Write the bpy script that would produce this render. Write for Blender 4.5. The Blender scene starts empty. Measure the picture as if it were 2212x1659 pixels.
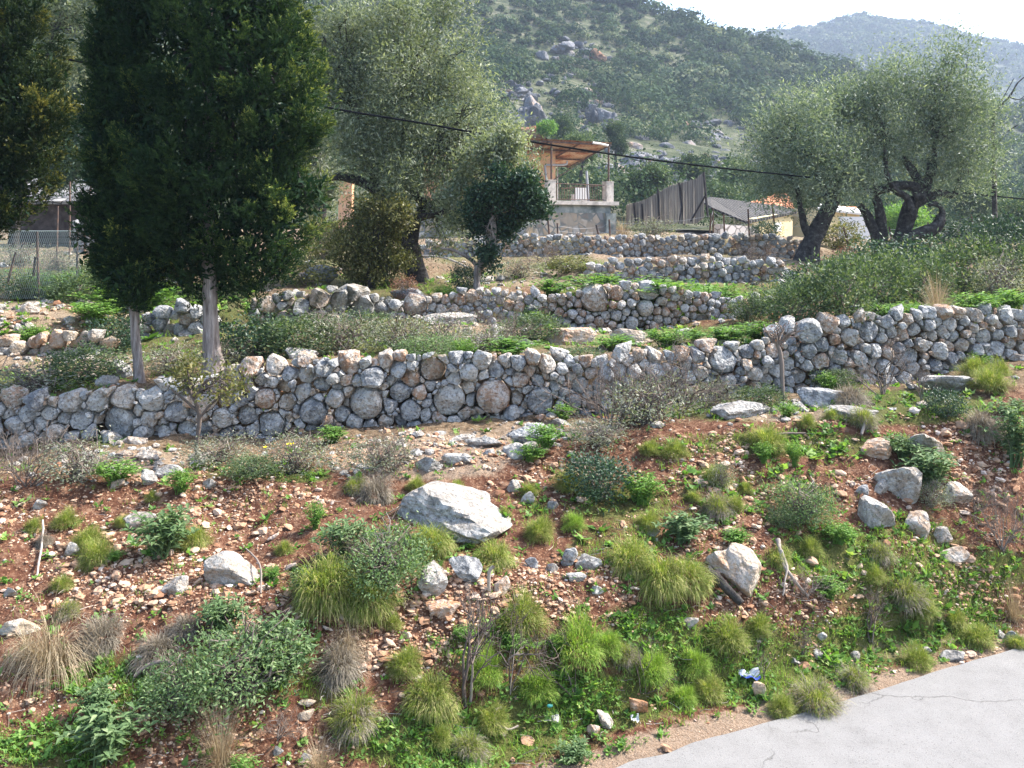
import bpy, bmesh, math, random
import numpy as np
sc = bpy.context.scene
COL = sc.collection

# ------------------------------------------------------------------ camera, sky, sun, exposure
F, CX, HY, CAMZ = 1996.0, 1106.0, 500.0, 3.6       # focal length, centre and horizon in pixels of a 2212 px wide picture
cam = bpy.data.cameras.new('camera')
camo = bpy.data.objects.new('camera', cam)
COL.objects.link(camo)
camo.location = (0, 0, CAMZ)
camo.rotation_euler = (math.radians(90), 0, 0)
cam.sensor_width = 36.0
cam.lens = 36.0 * F / 2212.0
cam.shift_y = -(829.5 - HY) / 2212.0
cam.clip_start, cam.clip_end = 0.1, 6000
sc.camera = camo
SUN = np.array([0.68, 0.22, 0.76]); SUN /= np.linalg.norm(SUN)
world = bpy.data.worlds.new('World'); sc.world = world
world.use_nodes = True
wn = world.node_tree
sky = wn.nodes.new('ShaderNodeTexSky')
sky.sky_type = 'NISHITA'; sky.sun_disc = False
sky.sun_elevation = math.asin(SUN[2]); sky.sun_rotation = math.atan2(SUN[0], SUN[1])
sky.air_density = 1.0; sky.dust_density = 2.5; sky.ozone_density = 1.0
bg = wn.nodes['Background']; bg.inputs[1].default_value = 0.15
wn.links.new(sky.outputs[0], bg.inputs[0])
sl = bpy.data.lights.new('sun', 'SUN'); sl.energy = 3.7; sl.angle = math.radians(0.6); sl.color = (1.0, 0.95, 0.87)
so = bpy.data.objects.new('sun', sl); COL.objects.link(so)
from mathutils import Vector
so.rotation_euler = Vector(-SUN).to_track_quat('-Z', 'Y').to_euler()
sc.view_settings.view_transform = 'Standard'; sc.view_settings.look = 'None'
sc.view_settings.exposure = 1.80; sc.view_settings.gamma = 1.0
sc.render.engine = 'CYCLES'
sc.cycles.use_denoising = True
sc.cycles.max_bounces = 6; sc.cycles.diffuse_bounces = 3; sc.cycles.transmission_bounces = 3
sc.cycles.volume_bounces = 0; sc.cycles.sample_clamp_indirect = 6

# ------------------------------------------------------------------ helpers
def R(seed): return np.random.default_rng(seed)
def unit(v): return v / (np.linalg.norm(v, axis=-1, keepdims=True) + 1e-9)
def P(px, py, Y):
    px = np.asarray(px, float); py = np.asarray(py, float); Y = np.asarray(Y, float)
    return np.stack(np.broadcast_arrays((px - CX) / F * Y, Y, CAMZ + (HY - py) / F * Y), -1)

def _hash(ix, iy, iz):
    h = (ix * 374761393 + iy * 668265263 + iz * 2147483647 * 3 + iz * 1274126177) & 0xffffffff
    h = ((h ^ (h >> 13)) * 1274126177) & 0xffffffff
    h = ((h ^ (h >> 16)) * 2246822519) & 0xffffffff
    return ((h ^ (h >> 15)) & 0xffffff) / float(0xffffff)
def vnoise(p):
    p = np.asarray(p, float) + 1000.0
    i = np.floor(p).astype(np.int64); f = p - i; f = f * f * (3 - 2 * f)
    r = 0
    for dx in (0, 1):
        for dy in (0, 1):
            for dz in (0, 1):
                w = (f[..., 0] if dx else 1 - f[..., 0]) * (f[..., 1] if dy else 1 - f[..., 1]) * (f[..., 2] if dz else 1 - f[..., 2])
                r = r + w * _hash(i[..., 0] + dx, i[..., 1] + dy, i[..., 2] + dz)
    return r * 2 - 1
def fbm(p, o=4):
    a, s, r = 1.0, 0.0, 0
    for k in range(o):
        r = r + a * vnoise(np.asarray(p) * (2.03 ** k) + 17.3 * k); s += a; a *= 0.5
    return r / s

class MB:
    def __init__(s): s.V = []; s.F = []; s.T = []; s.n = 0
    def add(s, V, F_, t=0.5):
        V = np.asarray(V, np.float32).reshape(-1, 3); F_ = np.asarray(F_, np.int64)
        s.V.append(V); s.F.append(F_ + s.n); s.n += len(V)
        s.T.append(np.broadcast_to(np.asarray(t, np.float32), (len(F_),)))
        return s
    def build(s, name, mat, parent=None, smooth=False, loc=None):
        V = np.concatenate(s.V)
        me = bpy.data.meshes.new(name)
        nf = sum(len(f) for f in s.F)
        loops = np.concatenate([f.ravel() for f in s.F]).astype(np.int32)
        cnt = np.concatenate([np.full(len(f), f.shape[1], np.int32) for f in s.F])
        st = np.concatenate([[0], np.cumsum(cnt)[:-1]]).astype(np.int32)
        if loc is not None: V = V - np.asarray(loc, np.float32)
        me.vertices.add(len(V)); me.vertices.foreach_set('co', np.ascontiguousarray(V, np.float32).ravel())
        me.loops.add(len(loops)); me.loops.foreach_set('vertex_index', loops)
        me.polygons.add(nf); me.polygons.foreach_set('loop_start', st)
        me.polygons.foreach_set('use_smooth', np.full(nf, bool(smooth)))
        a = me.attributes.new('tint', 'FLOAT', 'FACE'); a.data.foreach_set('value', np.concatenate(s.T).astype(np.float32))
        me.materials.append(mat)
        me.update(calc_edges=True)
        o = bpy.data.objects.new(name, me); COL.objects.link(o)
        if loc is not None: o.location = [float(c) for c in loc]
        if parent is not None: o.parent = parent
        return o

def tag(o, label=None, cat=None, group=None, kind=None):
    if label: o['label'] = label
    if cat: o['category'] = cat
    if group: o['group'] = group
    if kind: o['kind'] = kind
    return o
def empty(name, loc=(0, 0, 0), label=None, cat=None, group=None):
    o = bpy.data.objects.new(name, None); COL.objects.link(o); o.location = [float(c) for c in loc]
    o.empty_display_size = 0.2
    return tag(o, label, cat, group)

def tube(path, rad, sides=6, cap=True):
    path = np.asarray(path, float); n = len(path); rad = np.broadcast_to(np.asarray(rad, float), (n,))
    t = np.gradient(path, axis=0); t = unit(t)
    m = unit(t.mean(0)); ref = np.array([1., 0, 0]) if abs(m[0]) < 0.6 else np.array([0, 1., 0])
    a = unit(np.cross(t, ref)); b = np.cross(t, a)
    th = np.linspace(0, 2 * np.pi, sides, endpoint=False)
    V = path[:, None] + rad[:, None, None] * (a[:, None] * np.cos(th)[None, :, None] + b[:, None] * np.sin(th)[None, :, None])
    i = np.arange(n - 1)[:, None] * sides; j = np.arange(sides)[None]; k = (j + 1) % sides
    Fq = np.stack([i + j, i + k, i + sides + k, i + sides + j], -1).reshape(-1, 4)
    return V.reshape(-1, 3), Fq
def curve(pts, n=12):
    pts = np.asarray(pts, float); t = np.arange(len(pts)); tt = np.linspace(0, len(pts) - 1, n)
    if len(pts) < 3: return np.stack([np.interp(tt, t, pts[:, k]) for k in range(pts.shape[1])], -1)
    i = np.clip(np.floor(tt).astype(int), 0, len(pts) - 2); f = (tt - i)[:, None]
    g = lambda q: pts[np.clip(q, 0, len(pts) - 1)]
    p0, p1, p2, p3 = g(i - 1), g(i), g(i + 1), g(i + 2)
    return 0.5 * (2 * p1 + (p2 - p0) * f + (2 * p0 - 5 * p1 + 4 * p2 - p3) * f ** 2 + (3 * p1 - p0 - 3 * p2 + p3) * f ** 3)
def box(c, s, ax=None):
    V = np.array([[x, y, z] for z in (-.5, .5) for y in (-.5, .5) for x in (-.5, .5)]) * np.asarray(s, float)
    if ax is not None: V = V @ np.asarray(ax, float)
    return V + np.asarray(c, float), np.array([[0, 2, 3, 1], [4, 5, 7, 6], [0, 1, 5, 4], [2, 6, 7, 3], [0, 4, 6, 2], [1, 3, 7, 5]])
def rz(a): return np.array([[math.cos(a), math.sin(a), 0], [-math.sin(a), math.cos(a), 0], [0, 0, 1.]])

def leafquads(p, d, nrm, L, W, fold=0.0):
    """diamond leaves: base p, direction d, face normal about nrm"""
    n = len(p); d = unit(d); s = unit(np.cross(nrm, d)); L = np.broadcast_to(L, (n,))[:, None]; W = np.broadcast_to(W, (n,))[:, None]
    V = np.stack([p, p + d * L * .45 + s * W * .5, p + d * L, p + d * L * .45 - s * W * .5], 1)
    return V.reshape(-1, 3), np.arange(4 * n).reshape(n, 4)

def sph(n, rng):
    v = rng.normal(size=(n, 3)); return unit(v)

ICO = {}
def ico(level):
    if level not in ICO:
        bm = bmesh.new(); bmesh.ops.create_icosphere(bm, subdivisions=level, radius=1.0)
        V = np.array([v.co[:] for v in bm.verts]); Fq = np.array([[v.index for v in f.verts] for f in bm.faces]); bm.free()
        ICO[level] = (unit(V), Fq)
    return ICO[level]
def rockmesh(normals, h, level=3, p=11, amp=.05, freq=3., seed=0.):
    """rounded polyhedron round the origin from planes (normals, distances), roughened"""
    D, Fq = ico(level)
    d = np.clip(D @ np.asarray(normals).T, 0, None) / np.asarray(h)[None]
    r = (d ** p).sum(1) ** (-1 / p)
    V = D * r[:, None]; s = np.median(r)
    nz = fbm(V / s * freq * .5 + seed, 4) + 0.7 * np.minimum(0, fbm(V / s * freq * 1.4 + seed + 9, 3) + .08) + .22 * fbm(V / s * freq * 3.6 + seed + 40, 2)
    return V + D * (nz * amp * s)[:, None], Fq
def boulder(sz, rng, level=3, np_=14, amp=.07, p=12, freq=3.):
    n = np.concatenate([sph(np_, rng), ico(1)[0] + rng.normal(0, .2, (len(ico(1)[0]), 3))]); n = unit(n)
    h = np.concatenate([rng.uniform(.5, 1.0, np_), rng.uniform(1.05, 1.5, len(n) - np_)])
    V, Fq = rockmesh(n, h, level, p, amp, freq, rng.uniform(0, 90))
    lo, hi = V.min(0), V.max(0); V = (V - (lo + hi) / 2) / (hi - lo) * 2
    return V * np.asarray(sz) * .5, Fq

# ------------------------------------------------------------------ materials
class NT:
    def __init__(s, name):
        s.m = bpy.data.materials.new(name); s.m.use_nodes = True; s.t = s.m.node_tree
        s.b = s.t.nodes['Principled BSDF']; s.out = s.t.nodes['Material Output']
    def n(s, ty, **kw):
        nd = s.t.nodes.new('ShaderNode' + ty)
        for k, v in kw.items():
            if k[0] == '_': setattr(nd, k[1:], v)
            else: nd.inputs[k.replace('__', ' ')].default_value = v
        return nd
    def l(s, a, b): s.t.links.new(a, b)
    def ramp(s, fac, stops, interp='LINEAR'):
        r = s.t.nodes.new('ShaderNodeValToRGB'); r.color_ramp.interpolation = interp
        e = r.color_ramp.elements
        while len(e) < len(stops): e.new(0.5)
        for el, (pos, c) in zip(e, stops): el.position = pos; el.color = (*c, 1) if len(c) == 3 else c
        s.l(fac, r.inputs[0]); return r.outputs[0]
    def attr(s, nm): return s.n('Attribute', _attribute_name=nm).outputs['Fac']
    def pos(s): return s.n('NewGeometry').outputs['Position']
    def noise(s, scale, detail=4, rough=.55, vec=None):
        nd = s.n('TexNoise', Scale=scale, Detail=detail, Roughness=rough); s.l(vec or s.pos(), nd.inputs['Vector']); return nd.outputs['Fac']
    def vor(s, scale, feature='F1', vec=None):
        nd = s.n('TexVoronoi', Scale=scale, _feature=feature); s.l(vec or s.pos(), nd.inputs['Vector']); return nd
    def mix(s, fac, a, b, mode='MIX'):
        nd = s.n('Mix', _data_type='RGBA', _blend_type=mode)
        for v, q in ((fac, nd.inputs[0]), (a, nd.inputs[6]), (b, nd.inputs[7])):
            if hasattr(v, 'links'): s.l(v, q)
            else: q.default_value = v if not isinstance(v, tuple) else (*v, 1)[:4]
        return nd.outputs[2]
    def math(s, op, a, b=0.0):
        nd = s.n('Math', _operation=op)
        for v, q in ((a, nd.inputs[0]), (b, nd.inputs[1])):
            if hasattr(v, 'links'): s.l(v, q)
            else: q.default_value = v
        return nd.outputs[0]
    def bump(s, h, dist=.02, strength=.6):
        b = s.n('Bump', Strength=strength, Distance=dist); s.l(h, b.inputs['Height']); s.l(b.outputs[0], s.b.inputs['Normal'])
    def base(s, c, rough=.85, spec=.2):
        if hasattr(c, 'links'): s.l(c, s.b.inputs['Base Color'])
        else: s.b.inputs['Base Color'].default_value = (*c, 1)
        s.b.inputs['Roughness'].default_value = rough
        s.b.inputs['Specular IOR Level'].default_value = spec
        return s.m

def leafmat(name, c0, c1, c2, trans=.3, rough=.55, spec=.25, tr=(1.25, 1.3, .6)):
    k = NT(name); c = k.ramp(k.attr('tint'), [(0, c0), (.55, c1), (1, c2)])
    k.base(c, rough, spec)
    t = k.n('BsdfTranslucent'); tc = k.mix(1.0, c, tr, 'MULTIPLY'); k.l(tc, t.inputs[0])
    mx = k.n('MixShader'); mx.inputs[0].default_value = trans
    k.l(k.b.outputs[0], mx.inputs[1]); k.l(t.outputs[0], mx.inputs[2]); k.l(mx.outputs[0], k.out.inputs[0])
    return k.m
def stonemat(name, stops, s=1.0, lich=.55, pit=.75, bump=.8, moss=0.0):
    k = NT(name)
    t = k.math('ADD', k.attr('tint'), k.math('MULTIPLY', k.math('SUBTRACT', k.noise(5.5 * s, 6, .68), .5), 1.25))
    c = k.ramp(t, stops)
    f1 = k.ramp(k.noise(9 * s, 9, .78), [(.47, (0, 0, 0)), (.56, (1, 1, 1))])
    c = k.mix(k.math('MULTIPLY', f1, lich), c, (.62, .61, .58))
    f2 = k.ramp(k.noise(30 * s, 6, .75), [(.38, (1, 1, 1)), (.46, (0, 0, 0))])
    c = k.mix(k.math('MULTIPLY', f2, pit), c, (.06, .055, .05))
    if moss:
        f3 = k.ramp(k.noise(5.3 * s, 6, .65), [(.5, (0, 0, 0)), (.6, (1, 1, 1))]); c = k.mix(k.math('MULTIPLY', f3, moss), c, (.035, .038, .022))
    h = k.math('ADD', k.noise(9 * s, 8, .7), k.math('MULTIPLY', k.vor(26 * s).outputs['Distance'], .35))
    k.bump(h, .085 / s, bump)
    return k.base(c, .92, .15)
M = {}
GREY = [(0.0, (.18, .185, .196)), (.3, (.275, .277, .28)), (.5, (.41, .395, .37)), (.76, (.345, .275, .21)), (1.0, (.33, .195, .12))]
M['stone'] = stonemat('grey_limestone', GREY)
M['stone_far'] = stonemat('weathered_limestone', GREY, .55, .45, .5)
M['stone_mossy'] = stonemat('mossy_limestone', [(0, (.13, .13, .125)), (.5, (.25, .24, .22)), (1, (.34, .25, .18))], 1, .35, .7, .5, .7)
M['stone_warm'] = stonemat('warm_limestone', [(0, (.30, .27, .24)), (.5, (.42, .33, .24)), (1, (.40, .20, .10))], 1, .4, .3)
M['boulder'] = stonemat('pale_boulder', [(0, (.21, .208, .205)), (.5, (.32, .285, .245)), (1, (.36, .24, .155))], .9, .5, .6, .8)
k = NT('pebble'); c = k.ramp(k.attr('tint'), [(0, (.13, .06, .035)), (.35, (.32, .19, .115)), (.7, (.48, .36, .26)), (1, (.58, .52, .46))])
c = k.mix(k.math('MULTIPLY', k.noise(40, 4), .4), c, (.30, .13, .07)); M['pebble'] = k.base(c, .9, .15)
k = NT('bark_cypress'); v = k.n('Mapping'); v.inputs['Scale'].default_value = (18, 18, 2.2); k.l(k.pos(), v.inputs[0])
nz = k.noise(1.6, 7, .65, v.outputs[0]); c = k.ramp(nz, [(.3, (.085, .065, .055)), (.5, (.24, .20, .18)), (.7, (.42, .37, .34))])
k.bump(nz, .03, .9); M['bark_cypress'] = k.base(c, .9, .1)
k = NT('bark_olive'); nz = k.noise(9, 7, .65); c = k.ramp(nz, [(.35, (.020, .018, .018)), (.55, (.06, .054, .05)), (.75, (.16, .15, .14))])
k.bump(nz, .05, .9); M['bark_olive'] = k.base(c, .9, .1)
k = NT('twig'); c = k.ramp(k.attr('tint'), [(0, (.05, .035, .03)), (.5, (.17, .135, .115)), (1, (.42, .37, .32))]); M['twig'] = k.base(c, .85, .1)
M['cypress'] = leafmat('cypress_foliage', (.011, .029, .016), (.040, .076, .026), (.25, .28, .07), .24, .75, .08)
M['cypress_brown'] = leafmat('cypress_foliage_brown', (.011, .026, .013), (.034, .052, .019), (.18, .17, .045), .22, .75, .08)
M['olive'] = leafmat('olive_leaves', (.062, .088, .052), (.150, .182, .118), (.34, .365, .27), .36, .52, .25)
M['olive_blue'] = leafmat('olive_leaves_blue', (.055, .085, .065), (.135, .18, .135), (.33, .37, .30), .36, .52, .25)
M['broad'] = leafmat('dark_evergreen_leaves', (.018, .045, .028), (.035, .075, .040), (.13, .19, .10), .2, .5, .3)
M['maquis'] = leafmat('maquis_leaves', (.036, .064, .034), (.082, .125, .055), (.21, .25, .13), .30, .6, .2)
M['greyshrub'] = leafmat('grey_shrub_leaves', (.085, .105, .07), (.19, .21, .15), (.38, .38, .31), .30, .6, .15)
M['yellowbush'] = leafmat('yellowish_leaves', (.05, .065, .022), (.13, .135, .045), (.28, .25, .11), .3, .5)
M['herb'] = leafmat('herb_leaves', (.065, .14, .03), (.145, .275, .06), (.33, .43, .14), .40, .55, .2)
M['sage'] = leafmat('sage_leaves', (.055, .10, .045), (.125, .20, .085), (.29, .36, .19), .36, .6, .15)
M['grass'] = leafmat('green_grass', (.065, .105, .022), (.195, .255, .05), (.43, .39, .18), .40, .6, .15)
M['brightgrass'] = leafmat('bright_grass', (.08, .145, .027), (.20, .325, .055), (.41, .45, .15), .42, .6, .15)
M['straw'] = leafmat('dry_straw', (.13, .095, .055), (.30, .235, .15), (.50, .42, .29), .3, .6, tr=(1.1, 1.0, .8))
M['greystraw'] = leafmat('grey_dry_grass', (.11, .095, .075), (.24, .21, .165), (.40, .36, .28), .3, .6, tr=(1.1, 1.0, .85))
M['russet'] = leafmat('russet_dry_leaves', (.13, .06, .035), (.30, .16, .10), (.45, .28, .19), .3, .6, tr=(1.1, .95, .8))
M['wood'] = leafmat('woodland', (.018, .040, .022), (.062, .10, .048), (.19, .21, .12), .2, .8, .05)
# ------------------------------------------------------------------ ground: profile lines (px, py, depth) -> height field
def line(pts):
    a = np.array(pts, float); u = (a[:, 0] - CX) / F; z = CAMZ + (HY - a[:, 1]) / F * a[:, 2]
    return u, a[:, 2], z
LINES = [
    [(0, 1330, 6.9), (500, 1300, 7.0), (1000, 1250, 7.2), (1340, 1250, 7.5), (1700, 1250, 7.9), (2000, 1230, 8.35), (2212, 1190, 8.8)],
    [(0, 1120, 8.2), (450, 1112, 8.3), (700, 1095, 8.4), (860, 1070, 8.6), (1130, 1045, 8.9), (1450, 1000, 9.2), (1750, 985, 9.4), (2000, 985, 9.5), (2212, 960, 9.8)],
    [(0, 1055, 8.6), (450, 1050, 8.7), (700, 1035, 8.8), (860, 1005, 9.0), (1130, 980, 9.3), (1450, 935, 9.6), (1750, 912, 9.9), (2000, 895, 10.1), (2212, 868, 10.4)],
    [(0, 965, 10.6), (450, 945, 10.7), (600, 950, 10.7), (740, 930, 10.8), (1000, 912, 10.9), (1300, 890, 11.1), (1500, 865, 11.3), (1700, 855, 11.6), (1900, 830, 12.0), (2212, 770, 12.8)],
    [(0, 868, 10.9), (200, 855, 10.9), (330, 848, 11.0), (440, 832, 11.0), (500, 802, 11.0), (740, 785, 11.1), (1030, 776, 11.2), (1300, 786, 11.4), (1500, 772, 11.6), (1640, 750, 11.9), (1700, 708, 11.9), (1900, 690, 12.3), (2212, 678, 13.1)],
    [(0, 775, 13.5), (300, 745, 14.5), (560, 702, 15.5), (860, 690, 16), (1200, 700, 16), (1330, 718, 15.8), (1560, 690, 16), (1660, 680, 16.3), (1900, 645, 16.5), (2212, 630, 17)],
    [(0, 690, 14.0), (300, 700, 14.9), (560, 662, 15.9), (720, 642, 16.1), (860, 662, 16.4), (1000, 640, 16.4), (1200, 648, 16.4), (1330, 630, 16.2), (1450, 635, 16.3), (1560, 658, 16.4), (1660, 658, 16.7), (1900, 635, 16.9), (2212, 622, 17.4)],
    [(0, 565, 24), (600, 592, 21), (900, 602, 20), (1270, 612, 20.5), (1690, 612, 20.5), (2212, 590, 21)],
    [(0, 560, 24.4), (600, 588, 21.4), (900, 598, 20.4), (1200, 604, 20.9), (1270, 582, 20.9), (1400, 574, 20.9), (1550, 569, 20.9), (1690, 578, 20.9), (1760, 595, 20.9), (2212, 586, 21.4)],
    [(0, 548, 28), (900, 560, 26), (1110, 552, 26), (1400, 556, 26), (1720, 556, 26), (2212, 556, 27)],
    [(0, 545, 28.4), (900, 532, 26.4), (1110, 514, 26.4), (1500, 516, 26.4), (1710, 519, 26.4), (1800, 545, 26.4), (2212, 552, 27.4)],
    [(0, 535, 34), (1180, 513, 42), (1400, 507, 42), (2212, 530, 44)],
    [(0, 490, 60), (1106, 490, 60), (1600, 505, 60), (2212, 520, 60)],
    [(0, 470, 75), (1106, 480, 75), (2212, 510, 75)],
]
LN = [line(l) for l in LINES]
def road_edge(u):
    return 5.85 / (1 - .48 * np.clip(u, -1.2, 1.0))
def profile(u):
    """for columns u = X/Y: stacked depths and heights of the ground's profile"""
    u = np.asarray(u, float); uc = np.clip(u, -1.0, .8)
    yr = road_edge(uc)
    Ys = [np.full_like(u, .4), yr, yr + .35, yr + .6]; Zs = [np.zeros_like(u) - .06, np.zeros_like(u) - .03, np.full_like(u, .03), np.full_like(u, .09)]
    for i, (a, y, z) in enumerate(LN):
        yy, zz = np.interp(uc, a, y), np.interp(uc, a, z)
        if i in (4, 6, 8, 10): yy = yy + .22
        Ys.append(yy); Zs.append(zz)
        if i in (3, 5, 7, 9): Ys.append(yy + .34); Zs.append(zz - .02)
    return np.maximum.accumulate(np.stack(Ys), 0), np.stack(Zs)
def relief(X, Y):
    p = np.stack([X, Y, np.zeros_like(X)], -1)
    near = np.clip((Y - road_edge(X / Y)) / .7, 0, 1)
    return near * (.11 * fbm(p * .9, 3) + .055 * fbm(p * 3.1 + 5, 3) + .02 * fbm(p * 11 + 9, 2))
def height(X, Y):
    X = np.asarray(X, float); Y = np.asarray(Y, float); Ys, Zs = profile(X / Y)
    z = Zs[-1].copy()
    for i in range(len(Ys) - 1):
        m = (Y >= Ys[i]) & (Y < Ys[i + 1]); f = (Y - Ys[i]) / (Ys[i + 1] - Ys[i] + 1e-9)
        z = np.where(m, Zs[i] + f * (Zs[i + 1] - Zs[i]), z)
    return z + relief(X, Y)
def ground(px, py):
    """the point of the ground seen at a picture point"""
    px = np.atleast_1d(np.asarray(px, float)); py = np.atleast_1d(np.asarray(py, float)); u = (px - CX) / F; s = (HY - py) / F
    Ys, Zs = profile(u); g = Zs - (CAMZ + s * Ys)
    Y = np.full_like(u, 40.0); done = np.zeros(len(u), bool)
    for i in range(len(Ys) - 1):
        hit = (~done) & (g[i] <= 0) & (g[i + 1] > 0)
        f = -g[i] / (g[i + 1] - g[i] + 1e-12); Y = np.where(hit, Ys[i] + f * (Ys[i + 1] - Ys[i]), Y); done |= hit
    X = u * Y
    return np.stack([X, Y, height(X, Y)], -1)
def G(px, py): return ground(px, py)[0]

def gridfaces(nr, nc):
    i = np.arange(nr - 1)[:, None] * nc; j = np.arange(nc - 1)[None]
    return np.stack([i + j, i + j + 1, i + nc + j + 1, i + nc + j], -1).reshape(-1, 4)

# picture-space zones become plan-space masks because each vertex asks where it is on the ground
def project(V):
    Y = V[:, 1]; return CX + F * V[:, 0] / Y, HY - F * (V[:, 2] - CAMZ) / Y
GREEN = [  # (px, py, rx, ry, strength) patches of low green growth
    (1500, 1640, 420, 60, 1), (2420, 1150, 260, 170, .8), (2450, 880, 260, 120, .7), (-200, 1300, 220, 300, .5), (1550, 1430, 300, 110, .75), (1950, 1260, 240, 110, .6), (1600, 1060, 260, 70, .4), (1330, 1180, 150, 70, .5), (600, 1440, 200, 110, .4), (880, 1200, 160, 70, .45), (1080, 1400, 200, 80, .5), (1000, 1600, 330, 90, .9), (1250, 1520, 260, 90, .8), (1750, 1480, 330, 90, 1), (2050, 1330, 160, 110, .7), (1900, 1380, 220, 80, .8),
    (1400, 1340, 130, 60, .6), (1800, 1200, 170, 80, .7), (1980, 1180, 160, 100, .5), (1340, 1090, 150, 60, .6), (1700, 960, 320, 40, .6), (1950, 880, 260, 50, .8),
    (1600, 890, 200, 30, .6), (230, 950, 60, 22, .7), (640, 1030, 90, 16, 1), (500, 1020, 160, 25, .5), (250, 1470, 180, 90, .5), (120, 1620, 200, 70, .6), (700, 1480, 110, 70, .5),
    (330, 640, 90, 40, 1), (150, 610, 140, 40, 1), (250, 690, 160, 30, .5), (1380, 625, 260, 16, 1), (1600, 640, 100, 20, .8), (1250, 575, 130, 18, .9), (1050, 600, 160, 25, .6), (900, 745, 300, 35, .6),
    (1350, 740, 300, 26, .8), (1550, 735, 100, 22, .8), (1640, 720, 90, 24, .8), (1100, 740, 130, 25, .8), (2050, 660, 200, 30, 1), (420, 740, 240, 60, .5), (100, 820, 180, 40, .6), (750, 620, 120, 30, .5),
    (700, 1250, 150, 60, .4), (950, 1180, 100, 40, .5), (1500, 1120, 120, 40, .4), (350, 1190, 90, 30, .4), (1150, 1100, 60, 60, .4), (1450, 970, 120, 30, .4), (1650, 1240, 120, 60, .3), (2150, 1230, 100, 60, .7), (1500, 585, 260, 12, .5)]
def zone(px, py, zones):
    g = np.zeros_like(px)
    for (x, y, rx, ry, s) in zones: g = np.maximum(g, s * np.clip(1.4 - 1.4 * (((px - x) / rx) ** 2 + ((py - y) / ry) ** 2), 0, 1))
    return g
us = np.concatenate([np.linspace(-1.3, -.62, 60)[:-1], np.linspace(-.62, .62, 520), np.linspace(.62, 1.3, 60)[1:]])
ys = np.concatenate([np.linspace(.5, 4, 12)[:-1], np.linspace(4, 11.5, 250)[:-1], np.linspace(11.5, 17.5, 130)[:-1], np.linspace(17.5, 30, 110)[:-1], np.linspace(30, 76, 60)])
UU, YY = np.meshgrid(us, ys); XX = UU * YY; ZZ = height(XX, YY)
V = np.stack([XX, YY, ZZ], -1).reshape(-1, 3)
gx, gy = project(V)
mb = MB().add(V, gridfaces(len(ys), len(us)))
def br_green(X, Y): return (np.clip((Y - 11) / 4, 0, 1) * np.clip(.42 + .6 * fbm(np.stack([X * .7, Y * .5, X * 0], -1), 3), 0, 1)).ravel()
k = NT('red_soil')
pos = k.pos(); big = k.noise(1.6, 5, .6); mid = k.noise(14, 6, .65); fin = k.noise(70, 5, .7)
c = k.ramp(mid, [(.3, (.062, .025, .016)), (.5, (.13, .060, .037)), (.70, (.28, .17, .11))])
c = k.mix(k.attr('brown'), c, k.ramp(mid, [(.3, (.065, .045, .028)), (.5, (.15, .105, .065)), (.72, (.30, .235, .16))]))
vo = k.vor(30); chips = k.ramp(vo.outputs['Distance'], [(.16, (1, 1, 1)), (.34, (0, 0, 0))])
keep = k.ramp(fin, [(.44, (0, 0, 0)), (.56, (1, 1, 1))])
c = k.mix(k.math('MULTIPLY', chips, keep), c, (.42, .26, .16))
gr = k.attr('green'); st = k.attr('stony')
gm = k.ramp(k.math('ADD', gr, k.math('MULTIPLY', k.math('SUBTRACT', mid, .5), 1.0)), [(.32, (0, 0, 0)), (.62, (1, 1, 1))])
c = k.mix(k.math('MULTIPLY', gm, .8), c, k.ramp(fin, [(.3, (.035, .055, .012)), (.7, (.12, .15, .04))]))
sm = k.ramp(k.math('ADD', st, k.math('SUBTRACT', mid, .5)), [(.35, (0, 0, 0)), (.6, (1, 1, 1))])
c = k.mix(k.math('MULTIPLY', sm, .75), c, k.ramp(fin, [(.3, (.17, .115, .075)), (.7, (.40, .32, .24))]))
k.bump(k.math('ADD', mid, k.math('MULTIPLY', fin, .5)), .06, .8)
M['soil'] = k.base(c, .95, .08)
go = mb.build('ground', M['soil'], smooth=True); tag(go, kind='structure')
rdist = (YY - road_edge(UU)).ravel(); offroad = np.clip((rdist - .22) / .2, 0, 1)
at = go.data.attributes.new('green', 'FLOAT', 'POINT'); at.data.foreach_set('value', (offroad * np.maximum(zone(gx, gy, GREEN), br_green(XX, YY))).astype(np.float32))
STONY = [(0, 700, 220, 60, .9), (150, 780, 200, 40, .8), (900, 1000, 260, 50, .8), (1200, 930, 200, 30, .6), (1400, 740, 330, 40, .5), (1000, 720, 300, 40, .5), (1700, 890, 200, 30, .7), (1000, 960, 200, 40, .7), (300, 1000, 200, 40, .7),
         (1500, 560, 400, 50, .5), (1300, 600, 500, 30, .6), (2000, 1400, 250, 40, .4), (1200, 1290, 300, 50, .35), (100, 1200, 160, 60, .3), (100, 560, 150, 25, .9)]
RED = [(1390, 700, 240, 80, .9), (1200, 640, 120, 40, .5), (1750, 700, 120, 60, .5), (0, 700, 120, 40, .4)]
br = np.clip((YY.ravel() - np.interp(UU.ravel(), LN[2][0], LN[2][1]) - .1) / .7, 0, 1) * (1 - zone(gx, gy, RED))
at = go.data.attributes.new('brown', 'FLOAT', 'POINT'); at.data.foreach_set('value', br.astype(np.float32))
at = go.data.attributes.new('stony', 'FLOAT', 'POINT'); at.data.foreach_set('value', np.maximum(zone(gx, gy, STONY), np.maximum(np.clip((YY.ravel() - 17) / 20, 0, .5), .75 * (1 - offroad))).astype(np.float32))

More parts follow.
